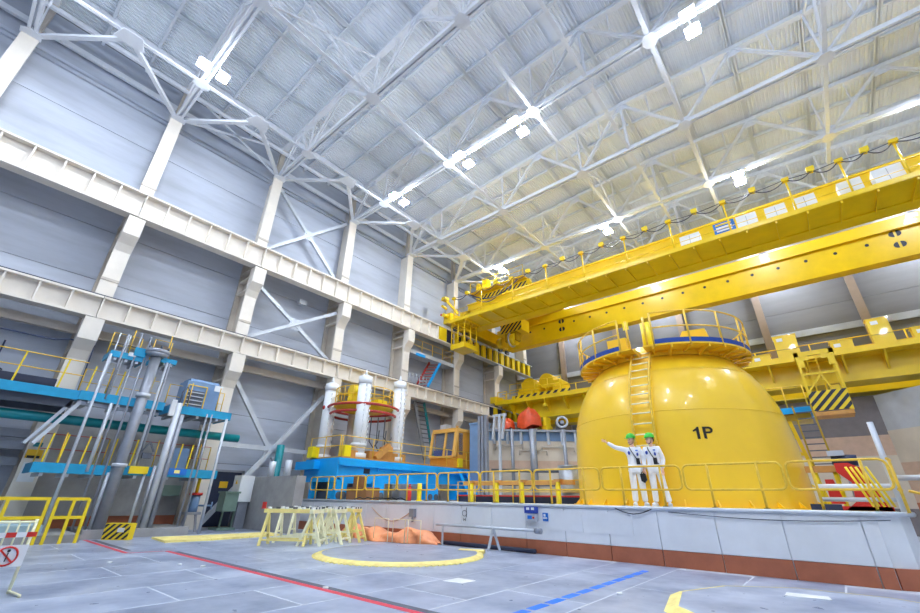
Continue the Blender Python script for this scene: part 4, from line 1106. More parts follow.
t.part('wheel', MB().tube([c + (Vector((vd.y, -vd.x, 0)) * cos(2 * PI * k / 20) + Vector((0, 0, 1)) * sin(2 * PI * k / 20)) * .3 for k in range(20)], .07, 8, closed=True), 'steel_light')
t.part('hub', MB().tube([c, c - vd * .5], .12, 10), 'steel')
t.part('valve_body', MB().box(c.x - .45, c.x - .1, c.y - .0, c.y + .35, 5.23, 5.75), 'steel_dark')
single('storage_tank', MB().cyl((-8.75, 18.0), .5, PZ, 2.75, 20).cyl((-8.75, 18.0), .53, 2.75, 2.82, 20).cyl((-8.75, 18.0), .52, 1.9, 1.96, 20), 'tank', 'small shiny steel tank standing beside the dome', 'tank')
# long yellow rail track with posts behind the guard rail
t = Thing('cable_track', (-10, 16.5, PZ), 'long orange beam on yellow posts crossing behind the guard rail', 'beam')
t.part('beam', B(-13.5, -7.9, 16.4, 16.6, 2.0, 2.16), 'wood_orange')
for x in (-12.9, -11.5, -10.2, -8.5):
    t.part('post', MB().cyl((x, 16.3), .09, PZ, 2.1, 10), 'bright_yellow')
    t.part('shoe', B(x - .14, x + .14, 16.2, 16.55, 2.1, 2.2), 'wood_orange')
t = Thing('inner_railing', (-11, 17.2, PZ), 'thin yellow inner railing above a red and navy kick strip', 'railing')
handrail(t, [(-14.5, 17.2), (-8.0, 17.2)], PZ, (.45, .9), 'rail_yellow', .02, 1.0)
t.part('kick_strip', B(-14.5, -8.0, 17.24, 17.28, PZ, PZ + .25), 'navy')
t.part('kick_stripe', B(-14.5, -8.0, 17.22, 17.24, PZ + .25, PZ + .31), 'red_paint')
for k, z in enumerate((2.2, 2.9)):
    single('pipe_run', MB().tube([wp(.3, .85, z), wp(6.5, .85, z)], .09, 8), 'steel_dark', ['lower', 'upper'][k] + ' dark pipe running along the foot of the pool wall', 'pipe', group='pool wall pipe runs')

# ---- concrete enclosure behind the dome
t = Thing('enclosure_wall', (0, 34.8, 0), 'banded concrete enclosure wall below the lower crane', 'wall', kind='structure')
t.part('back_wall', MB().box(-9, 3.1, 34.2, 35.2, 0, 7.3), 'concrete_grey')
t.part('beige_band', B(-9, 3.1, 34.17, 34.2, 1.3, 4.0), 'concrete_beige')
t.part('mauve_band', B(-9, 3.1, 34.17, 34.2, 4.0, 5.1), 'concrete_pink')
E1, E2 = Vector((3.1, 34.2, 0)), Vector((10.0, 27.3, 0)); de = (E2 - E1).normalized(); ne = Vector((de.y, -de.x, 0)) * -1
ne = Vector((-.7071, -.7071, 0))
def ebox(n0, n1, z0, z1):
    q = [E1 + ne * n0, E2 + ne * n0, E2 + ne * n1, E1 + ne * n1]
    return MB().prism([(p.x, p.y) for p in q], 'z', z0, z1)
t.part('side_wall', ebox(-1, 0, 0, 7.3), 'plain_wall')  # pale bare top: the lit part above the shadow edge, put into colour
t.part('side_band', ebox(0, .02, 3.6, 5.3), 'concrete_beige')  # top of the band painted in place of the shadow edge on this wall
t.part('side_band', ebox(0, .02, 1.6, 3.6), 'concrete_pink')
t.part('brown_dado', ebox(0, .03, 0, 1.6), 'brown_band')
# stair tower right of the dome
t = Thing('stair_tower', (-.2, 22, PZ), 'yellow lattice stair tower with sky blue landing behind the dome', 'stair')
t.part('landing', B(-1.4, .1, 21.4, 22.8, 4.72, 4.95), 'machine_blue')
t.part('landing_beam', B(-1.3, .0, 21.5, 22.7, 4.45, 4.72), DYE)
for (xa, xb) in ((-.75, -.3), (-1.3, -1.3)):
    t.part('lattice_leg', MB().bar((xa, 21.6, 4.5), (xb, 21.6, PZ), .13, .13), YEL)
for k in range(5):
    t.part('lattice_brace', MB().bar((-1.3, 21.6, 4.4 - .62 * k), (-.68 + .07 * k, 21.6, 3.8 - .62 * k), .07, .07), YEL)
    t.part('lattice_brace', MB().bar((-1.3, 21.6, 3.8 - .62 * k), (-.68 + .07 * k, 21.6, 3.8 - .62 * k), .07, .07), YEL)
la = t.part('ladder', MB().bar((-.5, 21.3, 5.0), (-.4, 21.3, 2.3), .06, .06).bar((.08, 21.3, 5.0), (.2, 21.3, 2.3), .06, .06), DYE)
for k in range(11):
    q = k / 10.5; t.part('rung', MB().bar((-.5 + .1 * q, 21.3, 4.95 - 2.5 * q), (.08 + .12 * q, 21.3, 4.95 - 2.5 * q), .04, .04), 'steel_dark', la)
handrail(t, [(-1.4, 22.7), (.0, 22.7)], 4.95, (.55, 1.1), 'rail_yellow', .025, .7)
# red machine and gear in the platform corner
t = Thing('red_stand', (.55, 15.4, PZ), 'red steel A-frame stand with a grey motor on top in the platform corner', 'stand')
t.part('side_plate', MB().prism([(.05, PZ), (.95, PZ), (.62, 2.3), (.4, 2.42), (.12, 2.42), (.12, 2.2), (.35, 1.95), (.3, 1.5)], 'y', 15.2, 15.26), 'red_paint')
t.part('side_plate', MB().prism([(-.2, 1.45), (.1, 1.45), (.0, 2.05), (-.18, 2.05)], 'y', 15.7, 15.76), 'red_paint')
t.part('base_bar', B(-.2, .95, 15.2, 15.8, PZ, PZ + .1), 'red_paint')
t.part('motor', MB().tube([(.1, 15.6, 2.55), (.62, 15.6, 2.5)], .14, 12), 'cable')
t.part('motor_cap', MB().box(.05, .4, 15.4, 15.7, 2.62, 2.75), 'steel_light')
t.part('gear_plate', B(.3, .55, 15.75, 15.8, 1.5, 2.4), 'steel')
for z in (1.55, 1.85): single('platform_pipe', MB().tube([(-.4, 14.6, z), (1.0, 14.6, z)], .05, 8), 'white_paint' if z > 1.6 else 'steel_light', ('upper white' if z > 1.6 else 'lower grey') + ' pipe along the platform beside the red stand', 'pipe')
t = Thing('support_beam', (-.2, 16.2, PZ), 'short orange beam on two yellow posts beside the dome foot', 'beam')
t.part('beam', B(-.55, .35, 16.1, 16.3, 2.25, 2.42), 'wood_orange')
for x in (-.35, .1): t.part('post', MB().cyl((x, 16.2), .06, PZ, 2.25, 8), 'bright_yellow')
single('floor_beam', B(-.6, .0, 14.3, 14.5, PZ, PZ + .14), 'navy', 'dark steel beam lying on the platform near the dome foot', 'beam')
# dark covered equipment past the platform end
tarp('tarpaulin', (1.9, 14.6, 0.02), .6, 1.2, 1.25, 'dark navy covered equipment past the platform end', 'navy', 9)
single('pipe_rail', MB().tube([(1.3, 16.5, 2.1), (3.0, 16.5, 2.1)], .07, 8).tube([(1.9, 16.5, 0), (1.9, 16.5, 2.1)], .05, 8).tube([(2.5, 16.5, 0), (2.2, 16.5, 2.1)], .05, 8), 'steel_light', 'grey pipe barrier against the enclosure side wall', 'barrier')

# ================================================================== ITEMS ON THE PLATFORM FRONT
t = Thing('switch_box', (-7.35, 12.25, .8), 'pair of blue and grey switch boxes fixed to the platform front', 'switch box')
t.part('upper_box', B(-7.55, -7.15, 12.14, 12.29, 1.06, 1.24), 'panel_blue')
for x in (-7.47, -7.3): t.part('socket', B(x, x + .1, 12.12, 12.14, 1.15, 1.22), 'white_plate')
t.part('lower_box', B(-7.53, -7.17, 12.15, 12.29, .84, 1.04), 'steel_light')
t.part('window', B(-7.45, -7.3, 12.14, 12.15, .9, 1.0), 'sign_blue')
t.part('red_button', MB().tube([(-7.24, 12.12, .94), (-7.24, 12.15, .94)], .03, 8), 'red_paint')
t = Thing('notice', (-6.9, 12.28, .86), 'small blue notice with white pictogram on the platform front', 'sign')
t.part('plate', B(-7.0, -6.82, 12.275, 12.289, .86, 1.08), 'sign_blue')
t.part('pictogram', MB().box(-6.96, -6.9, 12.265, 12.275, .98, 1.05).box(-6.98, -6.85, 12.265, 12.275, .92, .96), 'white_plate')
t = Thing('pedestal_marking', (-10.05, 12.28, .75), 'black handwritten d H mark on the platform front', 'marking')
t.part('stroke', MB().tube([(-10.05 + .09 * cos(a * PI / 6), 12.285, .98 + .09 * sin(a * PI / 6)) for a in range(12)], .008, 5, closed=True), 'black')
t.part('stroke', MB().tube([(-9.96, 12.285, 1.16), (-9.96, 12.285, .86)], .008, 5), 'black')
t.part('stroke', MB().tube([(-10.08, 12.285, .84), (-10.08, 12.285, .74)], .008, 5).tube([(-10.0, 12.285, .84), (-10.0, 12.285, .74)], .008, 5).tube([(-10.08, 12.285, .79), (-10.0, 12.285, .79)], .008, 5), 'black')
single('junction_box', MB().box(-12.65, -12.4, 12.15, 12.29, .78, 1.06).tube([(-12.5, 12.2, .78), (-12.5, 12.2, .62)], .04, 6), 'steel', 'small grey junction box on the platform front above the orange tarpaulin', 'junction box')
single('hanging_cable', MB().tube([(-15.0 + .25 * k, 12.27, 1.05 - .45 * sin(PI * k / 10)) for k in range(11)], .018, 5), 'concrete_pink', 'pale cable sagging along the platform front to the junction box', 'cable')
single('hanging_cable', MB().tube([(-4.75 + .12 * k, 12.25, 1.26 - .13 * sin(PI * k / 8)) for k in range(9)], .014, 5), 'cable_black', 'black cable loop below the feet of the two people', 'cable')
single('hanging_cable', MB().tube([(-3.4 + .45 * k, 12.27, 1.2 - .1 * sin(PI * k / 10)) for k in range(10)], .010, 5), 'steel_dark', 'thin grey cable along the platform edge towards the corner', 'cable')
t = Thing('low_barrier', (-8.6, 11.7, 0), 'low grey pipe barrier standing before the platform front', 'barrier')
t.part('rail', MB().tube([(-10.9, 11.8, .62), (-7.0, 11.8, .62)], .04, 8), 'steel_light')
t.part('leg', MB().bar((-8.5, 11.8, .62), (-8.55, 11.6, 0), .06, .06).bar((-8.5, 11.8, .62), (-8.4, 12.0, 0), .06, .06), 'steel_light')
t.part('leg', MB().bar((-10.6, 11.8, .62), (-10.6, 11.8, 0), .05, .05), 'steel_light')
t.part('valve', MB().tube([(-7.0, 11.8, .62), (-6.8, 11.8, .62)], .08, 8), 'steel')
single('floor_pipe', MB().tube([(-10.9, 12.1, .07), (-7.2, 12.1, .07)], .06, 8), 'rail_dark', 'dark pipe lying on the floor along the brown skirting', 'pipe')
# ================================================================== FLOOR MARKINGS AND COVERS
def flat(name, poly, m, label, cat, z=.004, group=None):
    return single(name, MB().prism(poly, 'z', .0005, z), m, label, cat, group=group)
flat('floor_line', [(-14.6, 4.86), (3.0, 4.86), (3.0, 4.98), (-14.6, 4.98)], 'line_red', 'long red line painted across the floor plates', 'floor line')
flat('floor_line', [(-14.3, 5.0), (3.0, 5.0), (3.0, 5.13), (-14.3, 5.13)], 'line_dark', 'dark grey stripe alongside the long red floor line', 'floor line')
flat('floor_line', [(-19.6, 4.0), (-14.75, 3.98), (-14.75, 4.09), (-19.6, 4.12)], 'line_red', 'short red floor line leading to the hazard striped box', 'floor line')
flat('floor_line', [(-19.4, 4.18), (-15.4, 4.16), (-15.4, 4.3), (-19.4, 4.33)], 'line_dark', 'dark grey stripe beside the short red floor line', 'floor line')
flat('floor_line', [(-14.78, 4.09), (-14.72, 4.09), (-14.62, 4.86), (-14.68, 4.86)], 'line_red', 'thin red cross line joining the two red floor lines', 'floor line')
t = Thing('dashed_line', (-3.8, 8, 0), 'bright blue dashed line on the floor leading to the platform', 'floor line')
y = 3.0
while y < 11.1:
    t.part('dash', B(-3.89, -3.74, y, min(11.2, y + .43), .0005, .004), 'line_blue'); y += .53
# round plug cover with yellow toothed rim
PCn = (-9.75, 9.15)
t = Thing('plug_cover', (*PCn, 0), 'round grey floor plug cover with a yellow toothed sloping rim', 'floor cover')
t.part('lid', MB().cyl(PCn, 2.12, 0, .075, 64), 'floor_plate')
t.part('rim', MB().lathe(PCn, [(2.30, .001), (2.28, .045), (2.12, .078)], 96), 'plank_yellow')
for k in range(90):
    a = 2 * PI * k / 90
    if not (-2.6 < a - 2 * PI < -.1 or PI < a < 2 * PI): continue
    t.part('tooth', MB().bar((PCn[0] + 2.28 * cos(a), PCn[1] + 2.28 * sin(a), .015), (PCn[0] + 2.36 * cos(a), PCn[1] + 2.36 * sin(a), .008), .07, .02), 'plank_yellow')
flat('floor_patch', [(-8.9, 10.6), (-8.2, 10.9), (-8.4, 11.25), (-9.1, 10.95)], 'plank_yellow', 'pale yellow patch on the round plug cover', 'floor mark', .082)
for (x, y, w_, m, lab) in ((-7.9, 9.7, .5, 'white_plate', 'pale square patch on the floor beside the plug cover rim'), (-6.0, 7.2, .45, 'white_plate', 'pale scuffed square patch near the long red floor line')):
    flat('floor_patch', [(x - w_ / 2, y - w_ / 2), (x + w_ / 2, y - w_ / 2 + .05), (x + w_ / 2, y + w_ / 2), (x - w_ / 2, y + w_ / 2)], m, lab, 'floor mark')
# second plug cover, faceted, near the blue line
P2c = (-.28, 8.55)
t = Thing('plug_cover', (*P2c, 0), 'faceted grey floor plug cover with yellow border near the blue dashed line', 'floor cover')
def facet(r, k): return (P2c[0] + r * cos(2 * PI * (k + .35) / 11), P2c[1] + r * sin(2 * PI * (k + .35) / 11))
t.part('lid', MB().prism([facet(2.2, k) for k in range(11)], 'z', 0, .07), 'floor_plate')
for k in range(11):
    a_, b_, c_, d_ = facet(2.36, k), facet(2.36, k + 1), facet(2.2, k + 1), facet(2.2, k)
    e_, f_ = facet(2.15, k + 1), facet(2.15, k)
    t.part('border_strip', MB().add([(*a_, .001), (*b_, .001), (*c_, .072), (*d_, .072), (*e_, .074), (*f_, .074)], [(0, 1, 2, 3), (3, 2, 4, 5)]), 'plank_yellow')
flat('floor_patch', [(-1.1, 9.6), (-.5, 9.7), (-.55, 10.0), (-1.1, 9.95)], 'white_plate', 'white scuffed patch on the faceted plug cover', 'floor mark', .078)
# yellow boards on the floor before the concrete block
t = Thing('yellow_boards', (-18, 7.5, 0), 'row of flat yellow boards lying on the floor before the concrete block', 'board')
bl_ = [((-18.8, 5.75), (-17.0, 5.6)), ((-18.6, 7.2), (-16.9, 7.0)), ((-18.6, 8.6), (-17.1, 8.4)), ((-18.7, 9.9), (-17.4, 9.8))]
for k in range(3):
    (a0, a1), (b0, b1) = bl_[k], bl_[k + 1]
    t.part('board', MB().prism([a0, a1, (b1[0], b1[1] - .03), (b0[0], b0[1] - .03)], 'z', 0.001, .06), 'plank_yellow')
rb = random.Random(4)
for k in range(14):
    x, y = rb.uniform(2.0, -15), rb.uniform(2.5, 11.5)
    if math.hypot(x - PCn[0], y - PCn[1]) < 2.5 or x > -2.9: continue
    single('floor_stud', MB().cyl((x, y), .05, 0, .03, 8), 'white_plate', 'tiny white stud on the floor plates', 'stud', group='floor studs')

# ================================================================== TRESTLES AND TARPAULIN
def trestle(c, ang, m, label, L=1.5, h=1.0):
    t = Thing('trestle', (c[0], c[1], 0), label, 'trestle', 'stacked sawhorse trestles')
    d = Vector((cos(ang), sin(ang), 0)); n_ = Vector((-d.y, d.x, 0)); c = Vector((*c, 0))
    t.part('top_beam', MB().bar(c - d * L / 2 + Vector((0, 0, h - .06)), c + d * L / 2 + Vector((0, 0, h - .06)), .12, .12), m)
    for s in (-1, 1):
        e = c + d * (L / 2 - .15) * s
        for q in (-1, 1):
            t.part('leg', MB().bar(e + Vector((0, 0, h - .1)), e + n_ * .36 * q, .075, .075), m)
        t.part('cross_bar', MB().bar(e + n_ * .24 + Vector((0, 0, .33)), e - n_ * .24 + Vector((0, 0, .33)), .05, .05), m)
    for q in (-1, 1):
        t.part('stretcher', MB().bar(c - d * (L / 2 - .15) + n_ * .3 * q + Vector((0, 0, .16)), c + d * (L / 2 - .15) + n_ * .3 * q + Vector((0, 0, .16)), .04, .05), m)
    for k in range(6):
        p = c + d * (-L / 2 + .15 + k * (L - .3) / 5)
        t.part('cleat', MB().box(p.x - .05, p.x + .05, p.y - .05, p.y + .05, h, h + .06), 'steel_dark' if k % 2 else 'white_plate')
    return t
TC = [((-14.35, 7.75), 40, 1.7), ((-14.95, 8.55), 42, 1.7), ((-15.6, 9.35), 40, 1.6), ((-15.2, 10.15), 40, 1.5), ((-13.75, 8.35), 128, 1.0), ((-13.75, 9.25), 120, 1.0), ((-13.95, 10.1), 122, .9), ((-14.6, 9.5), 130, .8)]
for k, (c, an_, L_) in enumerate(TC):
    c = (c[0] + .35, c[1] + .32)
    tt = trestle(c, math.radians(an_), 'pale_yellow' if k % 3 else 'plank_yellow', 'long pale yellow sawhorse trestle in the cluster before the platform' if L_ > 1.3 else 'short pale yellow sawhorse trestle in the cluster before the platform', L_, 1.04)
single('red_tag', MB().box(-14.75, -14.6, 7.42, 7.57, 1.04, 1.06).prism([(-14.77, 1.06), (-14.57, 1.06), (-14.57, 1.24), (-14.77, 1.24)], 'y', 7.46, 7.5), 'red_paint', 'small red tag plate on the end of the trestles', 'tag')
def long_tarp():
    rnd = random.Random(11); v = []; f = []; n, m_ = 60, 14
    for i in range(n + 1):
        u = i / n; x = -16.0 + 5.3 * u; y = 11.72 - .1 * sin(PI * u) + .05 * sin(9 * u)
        env = max(.05, min(1, u * 9) * min(1, (1 - u) * 10)) ** .6
        for k in range(m_ + 1):
            a = PI * k / m_
            r = (.34 + .09 * sin(11 * u + 2) + .07 * sin(27 * u + a * 4) + .04 * rnd.uniform(-1, 1)) * env
            hh = (.40 + .07 * sin(7 * u + 1) + .07 * sin(19 * u) + .03 * sin(41 * u + a * 2)) * env
            v.append((x + .05 * sin(5 * a + 13 * u), y - r * 1.3 * cos(a), max(.01, hh * sin(a) ** .8)))
    for i in range(n):
        for k in range(m_):
            f.append((i * (m_ + 1) + k, (i + 1) * (m_ + 1) + k, (i + 1) * (m_ + 1) + k + 1, i * (m_ + 1) + k + 1))
    single('tarpaulin', MB().add(v, f, True), 'orange_tarp', 'bright orange tarpaulin rolled along the floor before the platform', 'tarpaulin')
long_tarp()
t = Thing('cable_hoop', (-12.4, 11.1, 0), 'thin pale wire frame standing before the orange tarpaulin', 'wire frame')
for x in (-13.2, -12.2, -11.6): t.part('hoop', MB().tube([(x, 11.0, .02), (x, 11.0, .75), (x + .75, 11.0, .75), (x + .75, 11.0, .02)], .014, 5), 'pale_yellow')
single('loose_cables', MB().tube([(-16.4 + .3 * k, 12.4 + .05 * sin(k), 1.34 + .09 * abs(sin(1.7 * k))) for k in range(12)], .025, 5), 'cable_black', 'black cables heaped on the platform edge above the trestles', 'cable')

# ================================================================== CONCRETE BLOCK AND WALL-SIDE GEAR
t = Thing('concrete_block', (-20, 11.3, 0), 'rough grey concrete block at the end of the white platform', 'block')
t.part('block', MB().box(-22.3, -18.0, 10.4, 10.85, 0, 2.25), 'concrete')
for x in (-19.3, -20.8): t.part('lifting_pipe', MB().cyl((x, 10.62), .15, 2.25, 2.95, 12), 'steel_light')
t = Thing('electric_box', (-22.1, 9.9, 0), 'white electric cabinet with yellow warning triangle beside the concrete block', 'cabinet')
t.part('stand', B(-22.45, -21.85, 9.85, 10.3, 0, 1.15), 'steel')
t.part('case', B(-22.5, -21.75, 9.7, 10.35, 1.15, 2.3), 'white_plate')
t.part('warning_sign', MB().prism([(-22.25, 1.92), (-22.05, 1.92), (-22.15, 2.1)], 'y', 9.68, 9.7), 'sign_yellow')
t = Thing('door_1', (-23.9, 9.9, 0), 'dark blue steel door in the side wall with a yellow sign', 'door', kind='structure')
t.part('leaf', B(-23.98, -23.85, 9.25, 10.6, 0.02, 2.5), 'rail_dark')
t.part('sign', B(-23.85, -23.84, 9.6, 10.0, 1.75, 2.05), 'sign_yellow')
t.part('frame', MB().box(-23.99, -23.82, 9.13, 9.25, 0, 2.6).box(-23.99, -23.82, 10.6, 10.72, 0, 2.6).box(-23.99, -23.82, 9.13, 10.72, 2.5, 2.6), 'steel')
t = Thing('pump_unit', (-21.7, 9.0, 0), 'green grey pump unit on legs near the blue door', 'machine')
t.part('tank', MB().box(-22.1, -21.4, 9.0, 9.6, .75, 1.5), 'green_machine')
t.part('lid', MB().box(-22.15, -21.35, 8.95, 9.65, 1.5, 1.58), 'green_machine')
for (x, y) in ((-21.45, 9.05), (-21.45, 9.05), (-21.45, 9.55), (-21.45, 9.55)): t.part('leg', MB().bar((x, y, .75), (x - .05, y, 0), .08, .08), 'green_machine')
t.part('base', B(-22.2, -21.3, 8.9, 9.7, .0, .1), 'green_machine')
t = Thing('valve_stand', (-21.4, 7.75, 0), 'blue grey valve stand with side handle before the column foot', 'valve')
t.part('frame', MB().bar((-21.6, 7.5, 0), (-21.5, 7.6, .7), .08, .08).bar((-21.2, 8.0, 0), (-21.3, 7.9, .7), .08, .08).box(-21.65, -21.15, 7.45, 8.05, .65, .75), 'steel')
t.part('body', MB().cyl((-21.4, 7.75), .2, .75, 1.45, 12), 'cabinet_blue')
t.part('cap', MB().cyl((-21.4, 7.75), .26, 1.4, 1.5, 12), 'red_paint')
t.part('handle', MB().tube([(-21.2, 7.9, 1.0), (-20.9, 8.3, 1.0)], .04, 6).tube([(-20.9, 8.3, .85), (-20.9, 8.3, 1.15)], .03, 6), 'cabinet_blue')
t.part('hazard_tube', MB().cyl((-21.4, 7.75), .07, 1.5, 2.1, 8), 'hazard_yellow')
single('wall_box', B(-23.9, -23.5, 6.9, 7.8, 1.35, 1.8), 'green_machine', 'grey box fixed to the wall behind the valve stand', 'box')
t = Thing('column_sign', (-22.45, 2.3, 0), 'yellow warning sign and white sheet on the wall column', 'sign')
t.part('warning_sign', B(-22.49, -22.46, 2.05, 2.5, 2.55, 2.85), 'sign_yellow')
t.part('sheet', B(-22.49, -22.46, 2.1, 2.55, 1.75, 2.4), 'white_plate')
t.part('badge', B(-22.49, -22.46, 2.15, 2.4, 2.95, 3.1), 'teal')
t.part('text_bar', B(-22.46, -22.455, 2.1, 2.45, 2.55, 2.64), 'black')

# ---- steel inspection stand on the wall side
PB = 'platform_blue'
single('stand_plinth', MB().box(-22.2, -19.7, 3.95, 7.2, 0, .28), 'concrete', 'grey concrete plinth under the inspection stand', 'plinth')
t = Thing('inspection_stand', (-20.9, 5, .28), 'tall steel inspection stand with blue platforms and grey pipe masts', 'steel stand')
def deck(name, y0, y1, z, x0=-21.9, x1=-20.15, h=.28):
    d = t.part(name, MB().box(x0, x1, y0, y1, z, z + .06), 'steel')
    t.part('fascia', MB().box(x1, x1 + .05, y0, y1, z - .04, z + h).box(x0, x1 + .05, y0 - .05, y0, z - .04, z + h).box(x0, x1 + .05, y1, y1 + .05, z - .04, z + h), PB, d)
    for k in range(3): t.part('joist', B(x0, x1, y0 + (k + .3) * (y1 - y0) / 3, y0 + (k + .3) * (y1 - y0) / 3 + .1, z - .14, z - .02), 'steel_light', d)
    return d
deck('low_deck', 2.15, 4.15, 2.05); deck('low_deck', 4.65, 7.85, 2.08)
deck('middle_deck', 2.6, 5.2, 4.52); deck('middle_deck', 5.5, 7.85, 4.5)
deck('top_deck', 3.0, 4.05, 6.25, -21.3, -20.15, .2); deck('top_deck', 4.45, 5.15, 6.42, -21.3, -20.15, .15)
t.part('top_screen', B(-20.1, -20.05, 3.65, 4.05, 6.4, 6.75), PB); t.part('top_notice', B(-20.09, -20.06, 3.5, 3.75, 6.35, 6.5), 'white_plate')
m1 = t.part('pipe_mast', MB().cyl((-20.0, 4.4), .185, .28, 6.55, 18), 'steel')
t.part('collar', MB().cyl((-20.0, 4.4), .24, 4.85, 5.0, 18), 'steel_light', m1)
t.part('collar', MB().cyl((-20.0, 4.4), .24, 2.3, 2.42, 18), 'steel_light', m1)
t.part('head_flange', MB().cyl((-20.0, 4.4), .26, 6.5, 6.62, 18, .42).cyl((-20.0, 4.4), .42, 6.62, 6.78, 18), 'steel', m1)
for k in range(6): t.part('bolt', MB().cyl((-20.0 + .35 * cos(k), 4.4 + .35 * sin(k)), .04, 6.78, 6.92, 6), 'steel_dark', m1)
m2 = t.part('pipe_mast', MB().cyl((-20.0, 5.72), .125, .28, 4.85, 14), 'steel_light')
t.part('head_hook', MB().tube([(-20.0, 5.72, 4.85), (-20.0, 5.72, 5.3), (-20.0, 5.85, 5.55), (-20.0, 5.98, 5.4), (-20.0, 6.0, 4.9)], .03, 6), 'steel_dark', m2)
t.part('head_box', MB().box(-20.05, -19.9, 5.42, 5.6, 4.3, 4.95), 'white_plate', m2)
t.part('chain_guide', MB().cyl((-19.95, 5.52), .06, .3, 2.4, 8).cyl((-19.95, 5.92), .09, .28, 4.4, 8), 'steel', m2)
for (y, z0, z1, r) in ((2.98, .22, 6.3, .05), (3.72, .28, 7.35, .035), (3.3, 4.6, 7.2, .04), (4.05, .28, 7.3, .04), (4.87, 2.1, 6.4, .05), (4.97, 2.1, 6.4, .04), (3.55, 2.1, 4.5, .06), (6.9, .28, 4.6, .04), (7.1, .28, 4.6, .04), (7.75, 0, 4.5, .06), (5.3, .28, 2.1, .05), (4.2, .28, 2.1, .07)):
    t.part('rod', MB().tube([(-20.12, y, z0), (-20.12, y, z1)], r, 8), 'steel' if r < .045 else 'steel_light')
for (y, z0, z1) in ((3.05, 4.6, 6.3),):
    for s in (0, .34): t.part('ladder_stile', MB().tube([(-20.2, y + s, z0), (-20.2, y + s, z1 + .9)], .025, 6), 'steel_light')
    for k in range(8): t.part('ladder_rung', MB().tube([(-20.2, y, z0 + .2 + .24 * k), (-20.2, y + .34, z0 + .2 + .24 * k)], .018, 5), 'steel_light')
for (y0, y1, z, st) in ((2.2, 4.1, 2.33, .5), (4.7, 7.8, 2.36, .8), (2.6, 5.2, 4.8, .65), (5.5, 7.8, 4.8, .6), (3.0, 4.0, 6.45, .45), (4.45, 5.1, 6.57, .3)):
    n = max(1, round((y1 - y0) / st))
    for k in range(n + 1):
        y = y0 + (y1 - y0) * k / n
        t.part('rail_post', MB().tube([(-20.2 if k % 2 else -21.2, y, z), (-20.2 if k % 2 else -21.2, y, z + 1.0)], .022, 5), 'rail_yellow')
    for h in (.5, 1.0):
        t.part('thin_rail', MB().tube([(-21.2, y0, z + h), (-21.2, y1, z + h)], .014, 5), 'rail_yellow' if z > 4 else 'ring_red')
for (ys, z) in (((2.3, 2.7, 3.3, 3.7, 4.1), 2.33), ((4.75, 5.9, 6.3, 6.7, 7.75), 2.36), ((2.7, 3.6, 4.6), 4.8)):
    for y in ys: t.part('rail_post', MB().bar((-20.22, y, z), (-20.22, y + .04, z + .95), .045, .045), 'hazard_yellow')
cbx = t.part('control_cabinet', MB().box(-21.7, -20.7, 6.0, 7.4, 4.8, 6.0).prism([(-21.7, 6.0), (-20.7, 6.0), (-20.8, 6.12), (-21.6, 6.12)], 'y', 6.1, 7.3), 'cabinet_blue')
t.part('shelf_opening', B(-20.7, -20.68, 6.1, 6.75, 4.95, 5.6), 'steel_dark', cbx)
for k in range(4): t.part('shelf', B(-20.68, -20.64, 6.1, 6.75, 4.98 + .17 * k, 5.02 + .17 * k), 'steel_light', cbx)
t.part('label_plate', B(-20.35, -20.32, 7.0, 7.35, 5.65, 5.9), 'white_plate', cbx)
t.part('shelf_frame', MB().bar((-20.62, 6.05, 4.8), (-20.62, 6.05, 5.8), .04, .04).bar((-20.62, 6.8, 4.8), (-20.62, 6.8, 5.8), .04, .04).bar((-20.62, 6.05, 5.8), (-20.62, 6.8, 5.8), .04, .04), 'rail_yellow', cbx)
t.part('winch_head', MB().bar((-20.05, 4.95, 2.9), (-20.05, 5.15, 3.25), .05, .05).bar((-20.05, 5.35, 2.9), (-20.05, 5.15, 3.25), .05, .05).box(-20.15, -19.95, 5.0, 5.3, 2.65, 2.85), 'steel_dark')
t.part('yellow_guard', B(-20.1, -20.0, 4.75, 5.35, 2.1, 2.36), 'hazard_yellow')
t.part('stand_sign', B(-20.1, -20.06, 6.0, 6.7, 2.12, 2.36), 'sign_blue'); t.part('sign_plate', B(-20.06, -20.05, 6.25, 6.45, 2.18, 2.3), 'plank_yellow')
t.part('diagonal_strut', MB().bar((-20.3, 1.9, 2.9), (-20.3, 2.7, 4.45), .12, .12).bar((-20.5, 1.7, 2.9), (-20.5, 2.5, 4.45), .1, .1).bar((-20.4, 2.6, 4.4), (-20.4, 5.2, 4.35), .1, .12), 'steel_light')
t.part('small_cabinet', MB().box(-21.6, -21.0, 6.2, 6.9, 2.4, 3.2), 'cabinet_blue')
# long wall walkway beyond the stand
t = Thing('wall_walkway', (-21.1, -1.5, 4.5), 'long blue edged walkway with railing in front of the wall column', 'walkway')
t.part('deck', B(-22.0, -20.2, -6, 2.55, 4.52, 4.58), 'steel')
t.part('fascia', B(-20.2, -20.15, -6, 2.55, 4.46, 4.78), PB)
t.part('under_beam', MB().box(-21.6, -21.4, -6, 2.5, 4.1, 4.5).box(-20.6, -20.45, -6, 2.5, 4.2, 4.5), 'steel_dark')
for y in (-1.6, .75, 1.9): t.part('rail_post', MB().bar((-20.25, y, 4.78), (-20.25, y + .05, 5.85), .05, .05), 'hazard_yellow')
for h in (.55, 1.05): t.part('thin_rail', MB().tube([(-20.25, -6, 4.78 + h), (-20.25, 2.5, 4.78 + h)], .02, 5), 'rail_yellow')
t.part('equipment_box', MB().box(-21.8, -21.0, -2.5, 1.9, 4.6, 5.2), 'rail_dark')
single('teal_pipe', MB().tube([(-21.0, -7, 3.84), (-21.0, 8.8, 3.84)], .17, 12), 'teal', 'long teal pipe running below the blue walkway', 'pipe')
